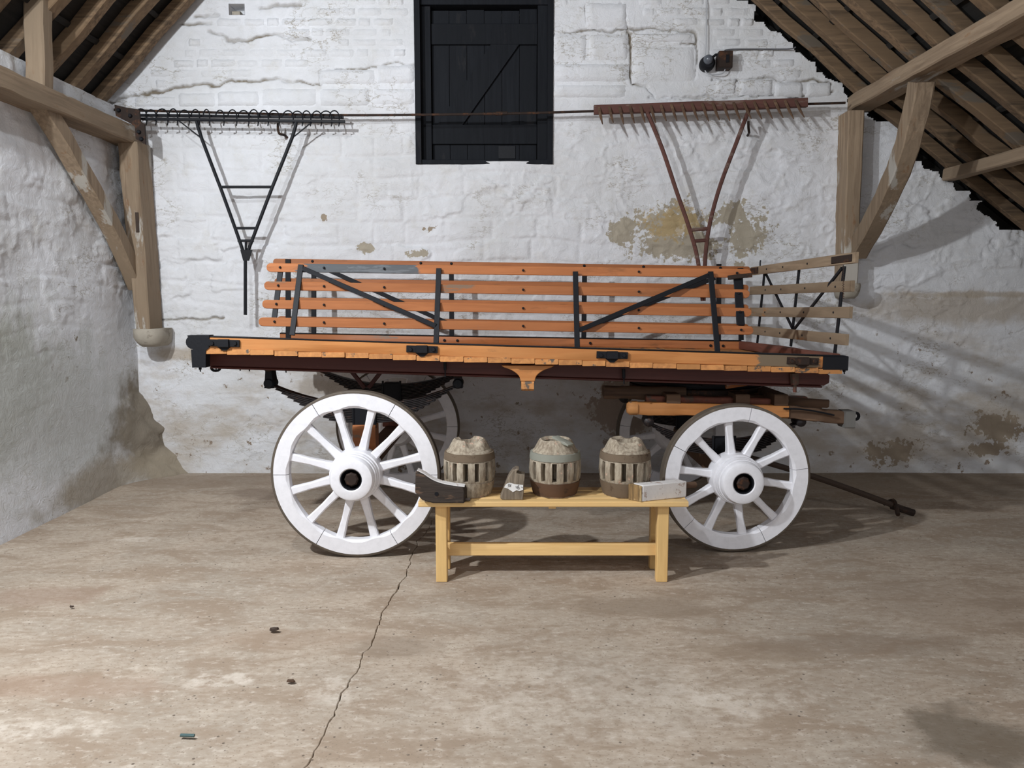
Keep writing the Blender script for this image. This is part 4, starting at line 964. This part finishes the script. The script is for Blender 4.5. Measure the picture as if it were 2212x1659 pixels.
nv = nave(1199, 'old wooden wheel hub with a grey green upper band in the middle', (BANDS[2], BANDS[1]), [(PI * 1.2, .5, .006)], 12)
m = MB(); p = at(1212, 946, 4.33); bar(m, p + Vector((-.03, .04, .0)), p + Vector((.05, -.045, -.035)), .05, .016, .004, seg=4, jit=.004); mk('loose_sliver', m, BANDS[1], nv)
nave(1350, 'old wooden wheel hub behind the white felloe piece', (BANDS[0], BANDS[0]), [(PI * 1.5, .75, .04), (PI * .4, .5, .015)], 13)
# split in the first nave
# ---------------------------------------------------------------- felloe pieces
yf = 4.165
def Pf(px, py, y=yf):
    p = at(px, py, y); p.z = max(p.z, BT + .001) if px > 915 else p.z; return p
inner = [(897, 1019), (912, 1026), (930, 1038), (950, 1046), (975, 1051), (1000, 1054)]; outer = [(1003, 1062), (1003, 1097), (985, 1097), (960, 1096), (935, 1091), (912, 1081), (896, 1064)]
fl = thing('felloe_piece', (at(950, 1090, yf).x, 4.2, BT), 'dark curved wheel rim segment with a peg hole on the bench end', 'rim segment')
m = MB(); prism(m, [Pf(*q) for q in inner + outer], (.012, .075, 0.0)); mk('felloe_body', m, FELLOE_DK, fl, smooth=30, bevel=.006)
m = MB(); pts = [Pf(*q) + Vector((.008, .042, .003)) for q in inner]; path(m, smooth_pts(pts, 2), .058, .006, .002); mk('painted_edge', m, FELLOE_WH, fl)
m = MB(); lathe(m, [(.0, -.003), (.011, -.003), (.012, .004)], at(943, 1067, yf), 'y', 12); mk('peg_hole', m, IRON, fl)
m = MB(); tube(m, [at(998, 1078, yf + .02), at(1016, 1079, yf + .02)], .008, 8); mk('dowel', m, FELLOE_DK, fl)
y0 = 4.235
fl = thing('felloe_piece', (at(1108, 1085, y0).x, 4.28, BT), 'small worn rim segment with a paper label standing between hubs', 'rim segment')
pl = [(1080, 1076), (1086, 1062), (1092, 1045), (1099, 1029), (1107, 1018), (1115, 1013), (1122, 1014), (1117, 1018), (1116, 1022), (1124, 1025), (1134, 1026), (1132, 1050), (1131, 1070), (1130, 1087), (1118, 1089), (1100, 1086), (1086, 1082)]
def Pz(q, y): 
    p = at(*q, y); p.z = max(p.z, BT + .001); return p
m = MB(); prism(m, [Pz(q, y0) for q in pl], (0, .085, 0)); mk('felloe_body', m, FELLOE_GY, fl, smooth=30, bevel=.004)
m = MB(); prism(m, [at(*q, y0 - .003) for q in ((1093, 1046), (1101, 1043), (1112, 1046), (1130, 1048), (1130, 1058), (1122, 1061), (1116, 1059), (1108, 1063), (1098, 1056), (1089, 1053))], (0, .003, 0)); lb_ = mk('paper_label', m, LABELW, fl, smooth=0)
def strokes(lst):
    for s in lst:
        m = MB(); tube(m, [at(*q, y0 - .005) for q in s], .0011, 5); mk('label_mark', m, INK, lb_)
strokes([[(1099, 1045), (1097.5, 1048), (1098.5, 1051), (1100.5, 1051), (1101, 1047), (1099, 1045)], [(1103.2, 1045.5), (1102.5, 1052)], [(1114.5, 1050), (1115, 1054.5)], [(1121, 1047.5), (1117.5, 1051), (1117.5, 1055.5), (1120, 1056.5), (1122, 1054), (1120, 1051.5), (1118.5, 1053)], [(1126, 1052), (1129, 1053.5)]])
fl = thing('felloe_piece', (at(1430, 1080, 4.2).x, 4.24, BT), 'white painted rim segment with a projecting dowel on the right bench end', 'rim segment')
c0, c1, c2 = onz(1388, 1084, BT + .001), onz(1483, 1074, BT + .001), onz(1354, 1080, BT + .001); hh = .098
d2 = (c2 - c0); back = Vector((d2.x * .55, abs(d2.y) + .02, 0))
m = MB(); prism(m, [c0, c1, c1 + back * .9, c0 + back], (0, 0, hh * .95)); mk('felloe_body', m, FELLOE_WH, fl, smooth=20, bevel=.005)
dirE = (c0 - c1).normalized(); m = MB(); prism(m, [c0 + dirE * .004, c0 + back + dirE * .004, c0 + back + dirE * .03 + Vector((0, 0, 0)), c0 + dirE * .010], (0, 0, hh * .93)); mk('raw_end', m, FELLOE_BR, fl, smooth=20, bevel=.004)
p = c1 + back * .4 + Vector((0, 0, hh * .62)); m = MB(); tube(m, [p - (c1 - c0).normalized() * -.0, p + (c1 - c0).normalized() * .085], .018, 10); mk('dowel', m, OLDWOOD, fl)

# ================================================================== DEBRIS
def chip(px, py, sx, sy, mat, name, lab, cat, h=.006):
    p = onz(px, py, .004); m = MB(); n = 7
    ring = [p + Vector((sx * math.cos(2 * PI * k / n) * random.uniform(.6, 1.1), sy * math.sin(2 * PI * k / n) * random.uniform(.6, 1.1), h * random.uniform(0, 1))) for k in range(n)]
    prism(m, ring, (0, 0, h), .8); return tag(mk(name, m, mat, smooth=0), lab, cat)
chip(594, 1363, .035, .014, BROWNPOLE, 'dead_leaf', 'dark dead leaf lying on the concrete left of the crack', 'leaf', .012)
chip(155, 1312, .014, .008, BROWNPOLE, 'floor_crumb', 'tiny dark crumb on the floor at far left', 'debris')
m = MB(); a, b = onz(390, 1588, .008), onz(420, 1589, .008); bar(m, a, b, .012, .010, .003); TEAL = paint('teal_plastic', (.06, .11, .11), (.06, .11, .11), .2, .5); tag(mk('plastic_strip', m, TEAL, smooth=0), 'small teal strip lying on the foreground floor', 'debris')
chip(629, 1473, .02, .012, OLDWOOD, 'dead_leaf', 'curled brown leaf on the foreground floor near the crack', 'leaf', .006)
